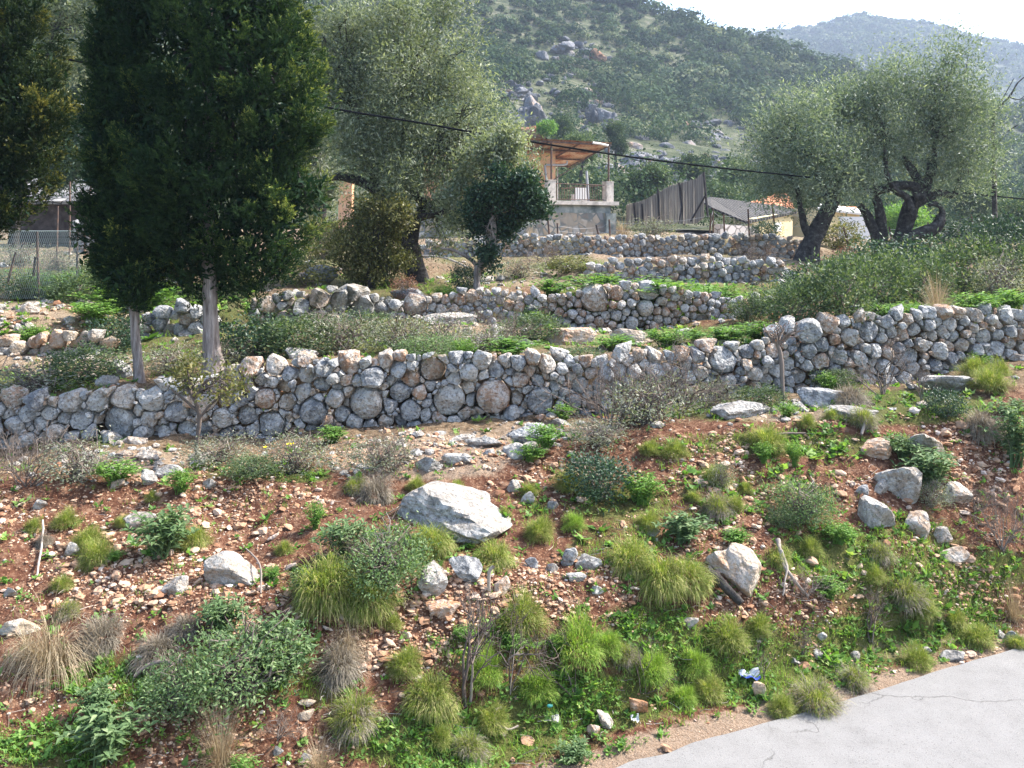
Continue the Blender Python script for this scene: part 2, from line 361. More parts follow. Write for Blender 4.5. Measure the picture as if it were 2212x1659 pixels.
# a plain sheet under and behind everything, out to the horizon
mb = MB(); mb.add([[-3000, -400, -1.6], [3000, -400, -1.6], [3000, 3000, -1.6], [-3000, 3000, -1.6]], [[0, 1, 2, 3]])
k = NT('far_ground'); c = k.ramp(k.noise(.05, 6), [(.3, (.05, .07, .03)), (.7, (.14, .13, .08))]); M['farground'] = k.base(c)
tag(mb.build('ground_plain', M['farground']), kind='structure')

# the road: pale worn surface, cracked, laid on the ground from its verge to past the camera
us2 = np.linspace(-1.25, 1.0, 220); fr = np.linspace(0, 1, 26) ** .8
Vr = []
for f in fr:
    ye = road_edge(us2); w = (1 - f) * .035 * fbm(np.stack([us2 * 30, us2 * 0, us2 * 0], -1), 3)
    Xe = us2 * ye; Ye = ye + .02 + w
    d = np.array([.43, -.90]); off = (1 - f) * 0
    Vr.append(np.stack([Xe + f * 4.2 * .43, Ye - f * 4.2 * .90, 0 * us2 + .004 + .03 * np.minimum(f * 4, 1) - .02 * f], -1))
Vr = np.stack(Vr).reshape(-1, 3)
Vr[:, 2] += .012 * fbm(Vr * 1.3, 2)
mb = MB().add(Vr, gridfaces(len(fr), len(us2))[:, ::-1])
k = NT('worn_asphalt'); fin = k.noise(95, 4, .75); mid = k.noise(5, 5, .6)
c = k.ramp(k.math('ADD', k.math('MULTIPLY', mid, .5), k.math('MULTIPLY', fin, .5)), [(.30, (.14, .136, .132)), (.45, (.195, .19, .185)), (.68, (.228, .223, .218))])
vv = k.vor(120); c = k.mix(k.math('MULTIPLY', k.ramp(k.noise(75, 3, .6), [(.61, (0, 0, 0)), (.65, (1, 1, 1))]), .55), c, (.07, .065, .06))
mp = k.n('Mapping'); mp.inputs['Scale'].default_value = (.30, .36, 1); mp.inputs['Location'].default_value = (.31, .17, 0)
wob = k.n('TexNoise', Scale=3.5, Detail=4); k.l(k.pos(), wob.inputs['Vector'])
ad = k.n('MixRGB', _blend_type='ADD'); ad.inputs[0].default_value = .22; k.l(k.pos(), ad.inputs[1]); k.l(wob.outputs['Color'], ad.inputs[2]); k.l(ad.outputs[0], mp.inputs[0])
cr = k.vor(1.0, 'DISTANCE_TO_EDGE', mp.outputs[0]); cf = k.math('MULTIPLY', k.ramp(cr.outputs['Distance'], [(.0012, (1, 1, 1)), (.0035, (0, 0, 0))]), k.ramp(k.noise(1.1, 3), [(.42, (0, 0, 0)), (.56, (1, 1, 1))]))
c = k.mix(k.math('MULTIPLY', cf, .75), c, (.09, .085, .08))
k.bump(k.math('SUBTRACT', fin, k.math('MULTIPLY', cf, .5)), .012, .5)
M['road'] = k.base(c, .9, .15)
tag(mb.build('road', M['road'], smooth=True), kind='structure')

# ------------------------------------------------------------------ dry stone walls
def interp_line(pts, px, col):
    a = np.array(pts, float); return np.interp(px, a[:, 0], a[:, col])
def stone_seeds(top, base, rr, rng, given=(), x0=0, x1=2212, rpow=1.0, fac=.86, tries=9000):
    S = [list(s) for s in given]
    x = rng.uniform(x0, x1, tries); q = rng.uniform(0, 1, tries); r0 = rr[0] + (rr[1] - rr[0]) * rng.uniform(0, 1, tries) ** rpow
    r0 = np.sort(r0)[::-1]
    for i in range(tries):
        t = interp_line(top, x[i], 1); b = interp_line(base, x[i], 1); r = r0[i]
        if b - t < 6: continue
        y = t + q[i] * (b - t) + (rng.uniform(-.5, .6) * r if q[i] < .2 else 0)
        if S:
            a = np.array(S); d = np.hypot(a[:, 0] - x[i], a[:, 1] - y)
            if np.any(d < fac * (a[:, 2] + r)): continue
        S.append([x[i], y, r])
    return np.array(S)
def stones_from(S, depth_of, rng, thick=1.5, level=3, push=.0, amp=.055, pw=26):
    """every seed becomes a stone that fills its cell of the power diagram; returns [(seed, V, F)]"""
    out = []
    for i, (x, y, r) in enumerate(S):
        Y = float(depth_of(x)); sc_ = Y / F
        d = S[:, :2] - (x, y); D = np.hypot(d[:, 0], d[:, 1]); m = (D > 1e-6) & (D < 2.6 * (r + S[:, 2]))
        dn = d[m] / D[m, None]; h = np.clip((D[m] ** 2 + r ** 2 - S[m, 2] ** 2) / (2 * D[m]), .3 * r, None) * rng.uniform(.90, .99)
        keep = h < 1.6 * r; dn = dn[keep]; h = h[keep]
        a0 = rng.uniform(0, 6.28); an = np.append(a0 + np.arange(5) / 5 * 6.283 + rng.normal(0, .35, 5), math.pi / 2 + rng.normal(0, .25))
        dn = np.concatenate([dn, np.stack([np.cos(an), -np.sin(an)], -1)]); ph = rng.uniform(0, 6.28); ho = r * rng.uniform(1.0, 1.45, 6) * (1 + .25 * np.cos(2 * (an - ph))); ho[5] = r * rng.uniform(.72, 1.0); h = np.concatenate([h, ho])
        n3 = np.stack([dn[:, 0], rng.uniform(-.28, .16, len(dn)), -dn[:, 1]], -1); n3 = unit(n3)
        f = unit(np.stack([rng.normal(0, .42, 4), -np.ones(4), rng.normal(.12, .42, 4)], -1)); hf = r * rng.uniform(.55, .92, 4)
        n3 = np.concatenate([n3, f, [[0, 1, 0]]]); h = np.concatenate([h, hf, [r * thick]])
        Vv, Fq = rockmesh(n3, h, level, pw, amp, 3.2, rng.uniform(0, 99))
        al = rng.normal(0, .16); ca_, sa_ = math.cos(al), math.sin(al); Vv = np.stack([Vv[:, 0] * ca_ - Vv[:, 2] * sa_, Vv[:, 1], Vv[:, 0] * sa_ + Vv[:, 2] * ca_], -1)
        Vv = Vv * sc_; c = P(x, y, Y) + np.array([0, r * sc_ * .55 + rng.normal(0, .05) + push, 0])
        out.append((i, Vv, Fq, c, r * sc_))
    return out
def Z4(l): return [(x * .33594, 518.4 + y * .33594, r * .336) for x, y, r in l]
def Z5(l): return [(734.4 + x * .33594, 518.4 + y * .33594, r * .336) for x, y, r in l]
def Z6(l): return [(1468.8 + x * .33594, 518.4 + y * .33594, r * .336) for x, y, r in l]
W1 = Z4([(55,1030,75),(230,1040,75),(50,1115,55),(175,1110,70),(310,1115,65),(90,1190,75),(440,1045,95),(495,1165,95),(735,1195,150),(610,1045,85),(775,1035,105),(690,985,40),(970,1035,98),(945,1150,70),(1125,1115,90),(1050,1235,55),(910,1240,60),(1090,1000,40),(1325,1035,75),(1365,920,65),(1180,1220,70),(1300,1130,50),(1430,1145,80),(1580,1130,80),(1555,1045,52),(1705,1020,85),(1600,820,80),(1760,825,72),(1855,865,52),(1665,905,48),(1755,915,48),(1585,955,40),(1820,945,55),(1960,875,62),(2080,835,68),(2060,935,62),(1940,980,65),(1840,1050,65),(1735,1190,105),(2010,1110,110),(2150,1020,70),(1855,1150,35),(1450,1260,70),(1890,1250,50)]) + \
    Z5([(60,795,80),(210,885,90),(370,830,65),(590,835,100),(465,805,35),(40,900,45),(170,1050,135),(380,985,85),(90,1170,65),(450,900,70),(575,945,45),(700,1030,125),(560,1045,35),(450,1100,85),(915,770,75),(835,850,70),(1000,840,65),(985,1010,140),(1165,900,65),(1095,850,32),(1330,800,70),(1220,835,45),(1275,910,50),(1290,1035,110),(1380,935,48),(1430,825,42),(1415,900,35),(1490,885,40),(1545,940,65),(1440,975,40),(1500,1050,70),(1620,860,50),(1530,825,40),(1670,935,50),(1690,790,45),(1810,730,60),(1890,845,55),(1850,790,40),(2030,850,75),(1770,950,65),(1905,950,50),(2030,760,60),(2150,850,45),(2090,925,50),(2130,760,45),(1980,930,40),(1790,1030,60),(1900,1040,60),(2050,1010,60)]) + \
    Z6([(170,685,60),(280,780,110),(340,695,40),(440,725,50),(510,680,45),(600,715,60),(480,790,35),(560,785,45),(620,840,55),(480,860,60),(570,900,50),(390,840,35),(700,800,55),(715,700,35),(825,705,65),(915,670,62),(1000,640,45),(820,590,95),(950,530,75),(1100,620,70),(910,780,65),(815,810,45),(1030,755,65),(1150,760,60),(1010,840,55),(1095,860,55),(780,890,60),(1225,590,80),(1370,590,50),(1330,720,50),(1245,710,50),(1500,745,65),(1555,675,50),(1520,580,55),(1665,710,65),(1640,620,45),(1710,590,55),(1740,690,40),(1820,680,55),(1750,550,60),(1470,510,50),(1340,530,50),(1530,490,40),(1610,540,45),(1750,760,45),(1840,600,30),(1870,645,25),(1960,620,60),(2050,610,45),(1840,520,40),(1910,700,45),(2050,700,65),(2000,510,40),(2100,490,60),(2130,590,45),(2170,540,35),(1440,890,60),(1650,810,60),(1580,750,30),(1300,810,60),(1200,700,40)])
TOP1 = [(-60, 866), (0, 862), (200, 850), (330, 842), (440, 825), (500, 795), (740, 778), (1030, 768), (1300, 778), (1500, 765), (1640, 745), (1700, 700), (1800, 695), (2000, 675), (2290, 672)]
BASE1 = [(-60, 975), (0, 972), (450, 952), (600, 955), (740, 938), (1000, 918), (1300, 895), (1500, 872), (1700, 862), (1900, 838), (2212, 778), (2290, 770)]
def Y1(x): return np.interp(x, [-60, 0, 740, 1300, 1500, 1700, 1900, 2212, 2290], [10.6, 10.6, 10.8, 11.1, 11.3, 11.6, 12.0, 12.8, 13.0])
rng = R(5)
W1 = [(x, y, r * .9) for x, y, r in W1]
S1 = stone_seeds(TOP1, BASE1, (4.5, 18), rng, W1, -260, 2460, 1.3, .76, 16000)
# settle the picked centres a little away from each other so that no cell is starved
def wall_tints(S, rng, warm=()):
    t = np.clip(rng.normal(.38, .26, len(S)), 0, 1); t = np.where(rng.uniform(size=len(S)) < .17, rng.uniform(.7, 1, len(S)), t)
    for (x0, x1, y0, y1, lo, hi) in warm:
        m = (S[:, 0] > x0) & (S[:, 0] < x1) & (S[:, 1] > y0) & (S[:, 1] < y1); t = np.where(m, rng.uniform(lo, hi, len(S)), t)
    return t
def dry_wall(S, depth, label, rng, name='dry_stone_wall', nparts=100, mat='stone', filler='stone_filling', warm=(), level=3, amp=.12, loc=None, thick=1.5):
    st = stones_from(S, depth, rng, thick, level, amp=amp); tn = wall_tints(S, rng, warm)
    order = sorted(st, key=lambda s: -s[4])
    mx, my = float(np.median(S[:, 0])), float(S[:, 1].max())
    base = P(mx, my, float(depth(mx)))
    root = empty(name, base, label, 'wall')
    for (i, Vv, Fq, c, r) in order[:nparts]:
        o = MB().add(Vv, Fq, tn[i]).build('stone', M[mat], None, False); o.location = [float(q) for q in (c - base)]; o.parent = root
    mb = MB()
    for (i, Vv, Fq, c, r) in order[nparts:]: mb.add(Vv + c, Fq, tn[i])
    if mb.n:
        o = mb.build(filler, M[mat], None, False, loc=base); o.location = (0, 0, 0); o.parent = root
        if nparts: o['kind'] = 'stuff'
    return root
dry_wall(S1, Y1, 'long dry stone wall of big grey boulders running behind the red bank', rng, warm=[(150, 380, 840, 950, .2, .75)])

TOP2 = [(540, 655), (640, 640), (720, 628), (820, 645), (860, 655), (930, 645), (1000, 630), (1100, 630), (1200, 640), (1330, 618), (1450, 622), (1560, 645), (1662, 648), (1670, 655)]
BASE2 = [(540, 700), (700, 705), (860, 695), (1000, 690), (1200, 705), (1330, 728), (1450, 715), (1560, 692), (1670, 672)]
def Y2(x): return np.interp(x, [540, 860, 1200, 1330, 1660], [15.4, 15.9, 15.9, 15.7, 16.2])
rng = R(8)
g2 = Z5([(480,425,85),(590,435,35),(650,450,42),(770,385,42),(850,360,45),(940,385,30),(1030,390,35),(1085,420,40),(1150,435,40),(1230,460,50),(1270,415,30),(1640,375,95),(1780,345,50),(1985,330,75),(1965,440,60),(1780,485,40),(1880,535,50),(1910,360,30),(1690,435,35),(1500,385,25),(1665,525,35),(1560,470,25),(1475,410,22),(1310,465,38)]) + [(575, 660, 20), (605, 690, 18), (650, 665, 22), (690, 645, 24), (690, 685, 21), (735, 650, 26), (780, 665, 30), (720, 690, 16), (770, 640, 24), (820, 668, 18)]
S2 = stone_seeds(TOP2, BASE2, (4, 11), rng, g2, 545, 1668, 1.3, .78, 8000)
ML = S2[S2[:, 0] < 845]; MR = S2[S2[:, 0] >= 845]
dry_wall(ML, Y2, 'tumbled wall of dark mossy boulders behind the cypress trunks', R(81), nparts=14, mat='stone_mossy', level=3, amp=.09)
dry_wall(MR, Y2, 'terrace wall of small stones turning red brown where it bulges, below a strip of green herbs', R(82), nparts=100, warm=[(1170, 1500, 600, 740, .42, 1.0), (1330, 1420, 640, 700, .3, .6)], level=2, amp=.06)
# far dry stone walls: small in the picture, one mesh each
TOP3 = [(1268, 580), (1330, 566), (1400, 562), (1480, 566), (1550, 558), (1640, 566), (1692, 572)]
BASE3 = [(1268, 614), (1480, 616), (1692, 612)]
rng = R(9)
S3 = stone_seeds(TOP3, BASE3, (4, 10), rng, [], 1268, 1692, 1.0, .80, 5000)
dry_wall(S3, lambda x: 20.6, 'low grey heap-like wall of blue grey stones in front of the long upper terrace wall', R(91), nparts=0, mat='stone_far', level=2, amp=.08, filler='stones')
TOP4 = [(915, 528), (1000, 518), (1110, 510), (1500, 512), (1600, 508), (1715, 516), (1745, 528)]
BASE4 = [(915, 560), (1110, 553), (1400, 557), (1745, 557)]
S4 = stone_seeds(TOP4, BASE4, (3.5, 7.5), rng, [(1500, 515, 9), (1548, 513, 9), (1640, 512, 8), (1690, 522, 9)], 915, 1745, 1.0, .80, 7000)
dry_wall(S4, lambda x: 26.2, 'straight upper terrace wall of small grey stones below the house and reed screen', R(92), nparts=0, mat='stone_far', level=2, amp=.07, filler='stones')
# short rubble walls on the left terraces
TOPL = [(-20, 668), (60, 672), (100, 700), (160, 705), (230, 712)]
BASEL = [(-20, 735), (100, 745), (230, 745)]
SL = stone_seeds([(-20, 745), (60, 735), (110, 730), (180, 722), (235, 735)], [(-20, 785), (235, 758)], (7, 15), R(93), [(10, 765, 18), (120, 735, 20), (180, 735, 19)], -15, 235, 1, .84, 2000)
dry_wall(SL, lambda x: 13.6, 'low broken wall of pale and rusty rubble at the left edge', R(94), nparts=30, mat='stone_warm', level=3, amp=.08)
SL2 = stone_seeds([(-20, 668), (50, 668), (95, 690)], [(-20, 705), (95, 705)], (8, 15), R(95), [(15, 680, 16), (45, 690, 16)], -18, 92, 1, .84, 1000)
dry_wall(SL2, lambda x: 15.2, 'short row of dark flat rocks above the broken rubble at the left edge', R(96), nparts=20, mat='stone_mossy', level=3, amp=.1)
SC = stone_seeds([(300, 690), (350, 665), (420, 668), (445, 680)], [(300, 735), (445, 735)], (8, 16), R(97), [(315, 690, 12), (360, 715, 17), (390, 665, 15), (425, 675, 14), (340, 700, 15), (380, 715, 16), (425, 710, 16)], 300, 445, 1, .84, 1500)
dry_wall(SC, lambda x: 14.8, 'rough heap of pale stones between the two cypress trunks', R(98), nparts=30, level=3, amp=.09)

# ------------------------------------------------------------------ foliage builders
def blobs_px(bl, Y, depth=.8, jit=0.0, rng=None):
    """(px, py, r px[, dY]) -> (centre, radii) in metres"""
    out = []
    for b in bl:
        px, py, r = b[:3]; y = Y + (b[3] if len(b) > 3 else (rng.uniform(-1, 1) * jit if rng is not None else 0))
        rm = r / F * y; out.append((P(px, py, y), np.array([rm, rm * depth, rm])))
    return out
def blob_points(blobs, n, rng, shell=.55, lump=.25, lf=2.5, clip_inner=.62):
    w = np.array([b[1][0] * b[1][2] for b in blobs]); w = w / w.sum()
    bi = rng.choice(len(blobs), n, p=w); C = np.array([b[0] for b in blobs])[bi]; Rr = np.array([b[1] for b in blobs])[bi]
    d = sph(n, rng); q = shell + (1 - shell) * rng.uniform(0, 1, n) ** .6
    q = q * (1 + lump * vnoise(d * lf + bi[:, None] * 7.7))
    p = C + d * Rr * q[:, None]
    keep = np.ones(n, bool)
    for j, (c, r) in enumerate(blobs if len(blobs) < 40 else ()):
        inside = (((p - c) / (r * clip_inner)) ** 2).sum(1) < 1
        keep &= ~(inside & (bi != j))
    return p[keep], d[keep], bi[keep]
def subblobs(blobs, k, rng, rel=.34, stretch=1.0, lo=.5, hi=1.0):
    """break round masses up into many smaller clumps on and inside them"""
    out = []
    for c, r in blobs:
        kk = max(3, int(k * rng.uniform(.8, 1.2)))
        for d in sph(kk, rng):
            q = rng.uniform(lo, hi); f = rel * rng.uniform(.55, 1.35); out.append((c + d * r * q, r * f * np.array([1, 1, stretch])))
    return out
def crown(blobs, nclump, per, L, W, rng, spread=.12, shell=.5, lump=.3, up=.25, out=.7, tint=(.45, .2), mb=None, lf=2.5, sag=0.0):
    """leaf clumps spread through the blobs' volume; leaves turn outwards and a little upwards"""
    c, d, bi = blob_points(blobs, nclump, rng, shell, lump, lf)
    n = len(c) * per
    cc = np.repeat(c, per, 0); dd = np.repeat(d, per, 0)
    ct = np.repeat(rng.normal(0, tint[1], len(c)) + .25 * vnoise(c * 1.1), per)
    p = cc + rng.normal(0, spread, (n, 3)) * np.array([1, 1, .8])
    ld = unit(dd * .5 + sph(n, rng) * .9 + np.array([0, 0, up - sag]))
    nn = unit(dd * out + np.array([0, 0, up]) + sph(n, rng) * .75)
    Ls = L * rng.uniform(.6, 1.3, n)
    Vv, Fq = leafquads(p, ld, nn, Ls, W * rng.uniform(.7, 1.2, n))
    t = np.clip(tint[0] + ct + rng.normal(0, .16, n), 0, 1)
    if mb is None: mb = MB()
    return mb.add(Vv, Fq, t)
def sprays(blobs, n, rng, per=9, sl=.2, ll=.06, lw=.016, shell=.72, lump=.35, lf=2.2, tipgold=.3, side=0.0, mb=None):
    """cypress foliage: upswept feathery sprays of small scale twigs"""
    c, d, bi = blob_points(blobs, n, rng, shell, lump, lf, .8); n = len(c)
    ax = unit(d * np.array([.8, .8, .35]) + np.array([0, 0, .75]) + sph(n, rng) * .35)
    Ls = sl * rng.uniform(.5, 1.35, n)
    tt = np.linspace(.05, 1, per)
    base = (c[:, None] + ax[:, None] * (Ls[:, None] * tt)[:, :, None]).reshape(-1, 3)
    axr = np.repeat(ax, per, 0); N = len(base)
    ld = unit(axr * .75 + sph(N, rng) * .75)
    nn = unit(np.repeat(d, per, 0) + sph(N, rng) * .8)
    shr = np.tile(1.15 - .6 * tt, n)
    Vv, Fq = leafquads(base, ld, nn, ll * shr * rng.uniform(.7, 1.3, N), lw * rng.uniform(.8, 1.5, N))
    cx_ = np.mean([b[0][0] for b in blobs]); wx_ = np.std([b[0][0] for b in blobs]) + .01
    lit_gold = np.clip(.15 + vnoise(c * 1.7 + 3) * .6 + .3 * rng.normal(size=n) + side * np.clip((c[:, 0] - cx_) / wx_, -1, 1.6), 0, 1)  # tips turn more golden rightwards, painting in the sunlit side
    t = np.clip(.28 + .22 * np.repeat(vnoise(c * 3.0), per) + np.tile(tt, n) * tipgold * np.repeat(lit_gold, per) + rng.normal(0, .1, N), 0, 1)
    if mb is None: mb = MB()
    return mb.add(Vv, Fq, t)
def limbs(mb, root, targets, r0, rng, n=9, wob=.12, sides=6, tip=.012, t=.4, sag=.0):
    for q in targets:
        q = np.asarray(q, float); L = np.linalg.norm(q - root)
        s = np.linspace(0, 1, n)[:, None]
        pth = root + (q - root) * s + np.array([0, 0, 1.]) * (L * .12) * np.sin(s * np.pi) + rng.normal(0, wob * L * .25, (n, 3)) * np.sin(s * np.pi)
        Vv, Fq = tube(pth, np.linspace(r0, tip, n), sides); mb.add(Vv, Fq, t)
def gnarl(Vv, amp, freq, seed=0.0):
    return Vv + amp * np.stack([fbm(Vv * freq + seed, 3), fbm(Vv * freq + seed + 31, 3), fbm(Vv * freq + seed + 57, 3)], -1)
def trunkmesh(paths, rng, sides=12, n=22, gn=.0, seed=0.0):
    """paths: list of arrays (x, y, z, r)"""
    mb = MB()
    for p in paths:
        c = curve(p, n); Vv, Fq = tube(c[:, :3], c[:, 3], sides)
        if gn: Vv = gnarl(Vv, gn, 4.0, seed)
        mb.add(Vv, Fq, .5)
    return mb
def pxp(pts, Y):
    """(px, py, radius px[, dY]) -> (x, y, z, r)"""
    out = []
    for a in pts:
        y = Y + (a[3] if len(a) > 3 else 0); out.append([*P(a[0], a[1], y), a[2] / F * y])
    return np.array(out)

# ------------------------------------------------------------------ cypresses
def plumes(blobs, n, rng, side, per=13, nspr=46):
    """upswept branch plumes standing out of the blobs' surface, each a tapering feather of fine sprays"""
    c, d, bi = blob_points(blobs, n, rng, .80, .22, 2.2, .86); m = len(c)
    ax = unit(d * np.array([.75, .75, .25]) + np.array([0, 0, .72]) + sph(m, rng) * .28)
    pl = rng.uniform(.34, .86, m); st = c - ax * (pl * .62)[:, None]
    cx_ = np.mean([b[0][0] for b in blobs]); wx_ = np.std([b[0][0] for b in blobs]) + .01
    lit_gold = np.clip(.25 + .28 * rng.normal(size=m) + side * np.clip((c[:, 0] - cx_) / wx_, -1, 1.5), 0, 1)  # yellow-green tips, stronger to the right: sunlight put into the tint
    k_ = np.repeat(np.arange(m), nspr); N = len(k_); t = rng.uniform(.05, 1, N) ** .8
    o = sph(N, rng); o = o - (o * ax[k_]).sum(1, keepdims=True) * ax[k_]; o = unit(o)
    rad = pl[k_] * (.06 + .22 * (1 - t) ** .7) * rng.uniform(.2, 1.1, N)
    p0 = st[k_] + ax[k_] * (pl[k_] * t)[:, None] + o * rad[:, None]
    sd = unit(ax[k_] + o * .55 + sph(N, rng) * .3); sl_ = rng.uniform(.05, .13, N)
    q = np.linspace(.1, 1, per); base = (p0[:, None] + sd[:, None] * (sl_[:, None] * q)[:, :, None]).reshape(-1, 3); A = np.repeat(np.arange(N), per); M_ = len(A)
    ld = unit(sd[A] * .9 + sph(M_, rng) * .7); nn = unit(o[A] * .5 + d[k_[A]] * .6 + sph(M_, rng) * .8)
    Vv, Fq = leafquads(base, ld, nn, .040 * rng.uniform(.6, 1.3, M_), .0125 * rng.uniform(.7, 1.4, M_))
    tt = np.clip(.22 + .16 * np.repeat(rng.normal(size=m), nspr)[A] + .75 * lit_gold[k_[A]] * (t[A] ** 2) * np.tile(q, N) + rng.normal(0, .10, M_), 0, 1)
    return MB().add(Vv, Fq, tt)
def cypress(label, base, trunk, blobs, n, seed, mat, side=.2, inner=True, loc_extra=None, sl=.2):
    rng = R(seed); root = empty('cypress_tree', base, label, 'tree')
    tm = trunkmesh([trunk], rng, 14, 26, .03, seed); o = tm.build('trunk', M['bark_cypress'], None, True, loc=base); o.location = (0, 0, 0); o.parent = root
    mb = MB(); limbs(mb, trunk[-1][:3] * .4 + trunk[-2][:3] * .6, [b[0] for b in blobs], .045, rng, 8, .1, 5)
    o = mb.build('branches', M['bark_olive'], None, True, loc=base); o.location = (0, 0, 0); o.parent = root
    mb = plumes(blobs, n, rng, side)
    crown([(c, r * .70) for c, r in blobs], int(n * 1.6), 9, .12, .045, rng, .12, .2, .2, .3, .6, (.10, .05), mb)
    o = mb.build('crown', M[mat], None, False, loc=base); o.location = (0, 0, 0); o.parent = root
    return root
rng = R(21)
Yb = 12.4
b = G(462, 806); Yb = b[1]
big = [(455, 30, 150), (420, -90, 140), (510, 90, 130), (365, 120, 112), (560, 190, 115), (445, 220, 140), (350, 250, 92), (575, 285, 86), (500, 330, 130), (390, 370, 125), (600, 425, 80),
       (480, 450, 125), (560, 490, 110), (400, 500, 100), (450, 560, 85), (540, 560, 70), (655, 250, 50), (662, 425, 46), (640, 190, 44), (545, 20, 85), (590, 110, 55), (600, -40, 50), (350, 20, 82), (335, 340, 58), (640, 440, 55), (470, -220, 120), (440, -360, 90), (455, -480, 50)]
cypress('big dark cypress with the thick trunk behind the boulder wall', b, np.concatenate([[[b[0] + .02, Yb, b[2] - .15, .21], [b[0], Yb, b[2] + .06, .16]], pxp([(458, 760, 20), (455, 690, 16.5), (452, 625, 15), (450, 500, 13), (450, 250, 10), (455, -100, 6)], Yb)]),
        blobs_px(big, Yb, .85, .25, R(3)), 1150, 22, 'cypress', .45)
b2 = G(300, 826); Y2b = b2[1]
thin = [(285, 560, 62), (275, 500, 70), (270, 430, 66), (262, 350, 62), (262, 270, 58), (258, 190, 55), (255, 110, 50), (290, 610, 38), (300, 470, 60), (240, 560, 34), (320, 540, 45), (265, 30, 46), (265, -60, 40), (265, -140, 28)]
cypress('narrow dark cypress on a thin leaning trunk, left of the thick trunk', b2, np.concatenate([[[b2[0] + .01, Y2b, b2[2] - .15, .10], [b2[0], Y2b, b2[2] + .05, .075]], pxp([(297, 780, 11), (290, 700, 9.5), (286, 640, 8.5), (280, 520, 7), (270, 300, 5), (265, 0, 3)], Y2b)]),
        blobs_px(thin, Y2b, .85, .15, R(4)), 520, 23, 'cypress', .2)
b3 = P(-95, 880, 12.6); b3[2] = height(b3[0], b3[1])
lefty = [(-40, 60, 105), (40, 120, 85), (-60, 200, 130), (30, 240, 100), (70, 290, 72), (-50, 330, 130), (20, 360, 92), (-90, 430, 110), (10, 420, 55), (90, 220, 50), (40, 20, 60), (-60, -80, 100), (-60, -200, 80), (-65, -310, 50)]
cypress('browner cypress crown cut by the left edge of the picture', b3, np.concatenate([[[b3[0], 12.6, b3[2] - .15, .2]], pxp([(-92, 780, 18), (-85, 600, 16), (-75, 400, 13), (-60, 100, 8)], 12.6)]),
        blobs_px(lefty, 12.6, .85, .25, R(5)), 620, 24, 'cypress_brown', .35)

# ------------------------------------------------------------------ olives and other trees
def broadtree(name, label, base, paths, blobs, mat, bark, seed, nclump, per, L, W, spread, limbr=.035, fork=None, tint=(.45, .2), cat='tree', gn=.04, lump=.35, shell=.35, sides=12, out=.7, nsub=13, srel=.36):
    rng = R(seed); root = empty(name, base, label, cat)
    o = trunkmesh(paths, rng, sides, 26, gn, seed).build('trunk', M[bark], None, True, loc=base); o.location = (0, 0, 0); o.parent = root
    mb = MB()
    ends = np.array([p[-1][:3] for p in paths]) if fork is None else np.asarray(fork)
    for c, r in blobs:
        e = ends[np.argmin(np.linalg.norm(ends - c, axis=1))]
        limbs(mb, e, [c + r * rng.uniform(-.5, .5, 3) for _ in range(4)], limbr * rng.uniform(.6, 1), rng, 9, .25, 5, .004, .3)
    o = mb.build('branches', M[bark], None, True, loc=base); o.location = (0, 0, 0); o.parent = root
    mb = crown(subblobs(blobs, nsub, rng, srel, 1.0, .35, 1.02), nclump, per, L, W, rng, spread, .2, lump, .25, out, tint)
    o = mb.build('crown', M[mat], None, False, loc=base); o.location = (0, 0, 0); o.parent = root
    return root
YO = 20.0; b = G(893, 603); YO = b[1]
ol = [(700, 90, 62), (760, 60, 62, .3), (690, 180, 58), (770, 150, 75), (850, 60, 70, -.2), (900, 110, 85), (930, 50, 55), (850, 190, 85, -.5), (960, 190, 75), (720, 270, 55, .2), (800, 280, 80, -.4), (900, 270, 85, -.3), (990, 280, 62),
      (1010, 200, 45), (760, 350, 55, -.5), (850, 360, 70, -.6), (940, 370, 62, -.2), (1000, 360, 52), (740, 30, 40), (860, 10, 48), (1035, 160, 26), (1020, 90, 20), (960, 20, 40), (830, 440, 40, -.6), (940, 450, 45, -.2), (680, 120, 45), (650, 60, 30), (1045, 235, 34), (1075, 300, 36), (1110, 330, 34), (1050, 370, 40), (985, 470, 34), (960, 520, 28), (1130, 370, 28, -.6), (1000, 430, 34), (1095, 275, 22)]
broadtree('olive_tree', 'tall silvery green olive right of the big cypress, on a black gnarled trunk', b,
          [pxp([(905, 612, 26), (893, 575, 24), (884, 540, 26), (878, 520, 20)], YO), pxp([(880, 540, 18), (850, 460, 13), (820, 420, 12), (790, 398, 10), (745, 382, 9), (715, 386, 7)], YO - .2), pxp([(884, 535, 16), (900, 470, 10), (915, 440, 9), (890, 415, 8), (870, 395, 7), (862, 340, 6)], YO - .2),
           pxp([(905, 470, 8), (935, 462, 8), (975, 452, 6), (1000, 432, 5)], YO - .5), pxp([(820, 420, 9), (800, 330, 7), (775, 250, 5), (760, 150, 3)], YO), pxp([(870, 400, 6), (910, 335, 5), (930, 320, 5), (950, 345, 4)], YO), pxp([(862, 345, 6), (880, 250, 5), (900, 120, 3)], YO)],
          blobs_px(ol, YO, .9, .5, R(6)), 'olive', 'bark_olive', 31, 5200, 13, .105, .027, .22, .03, fork=[P(860, 345, YO), P(775, 250, YO), P(920, 330, YO), P(800, 380, YO), P(880, 250, YO), P(930, 440, YO)], tint=(.50, .2), nsub=7, srel=.5)
YE = 17.6; b = G(1031, 632); YE = b[1]
ev = [(1085, 415, 42, -.1), (1040, 425, 26), (1120, 425, 36), (1060, 455, 34), (1150, 440, 26), (1165, 455, 14), (1100, 470, 26), (1130, 390, 22), (1040, 480, 22), (1090, 505, 16), (1010, 460, 14), (1050, 545, 16), (1060, 575, 12)]
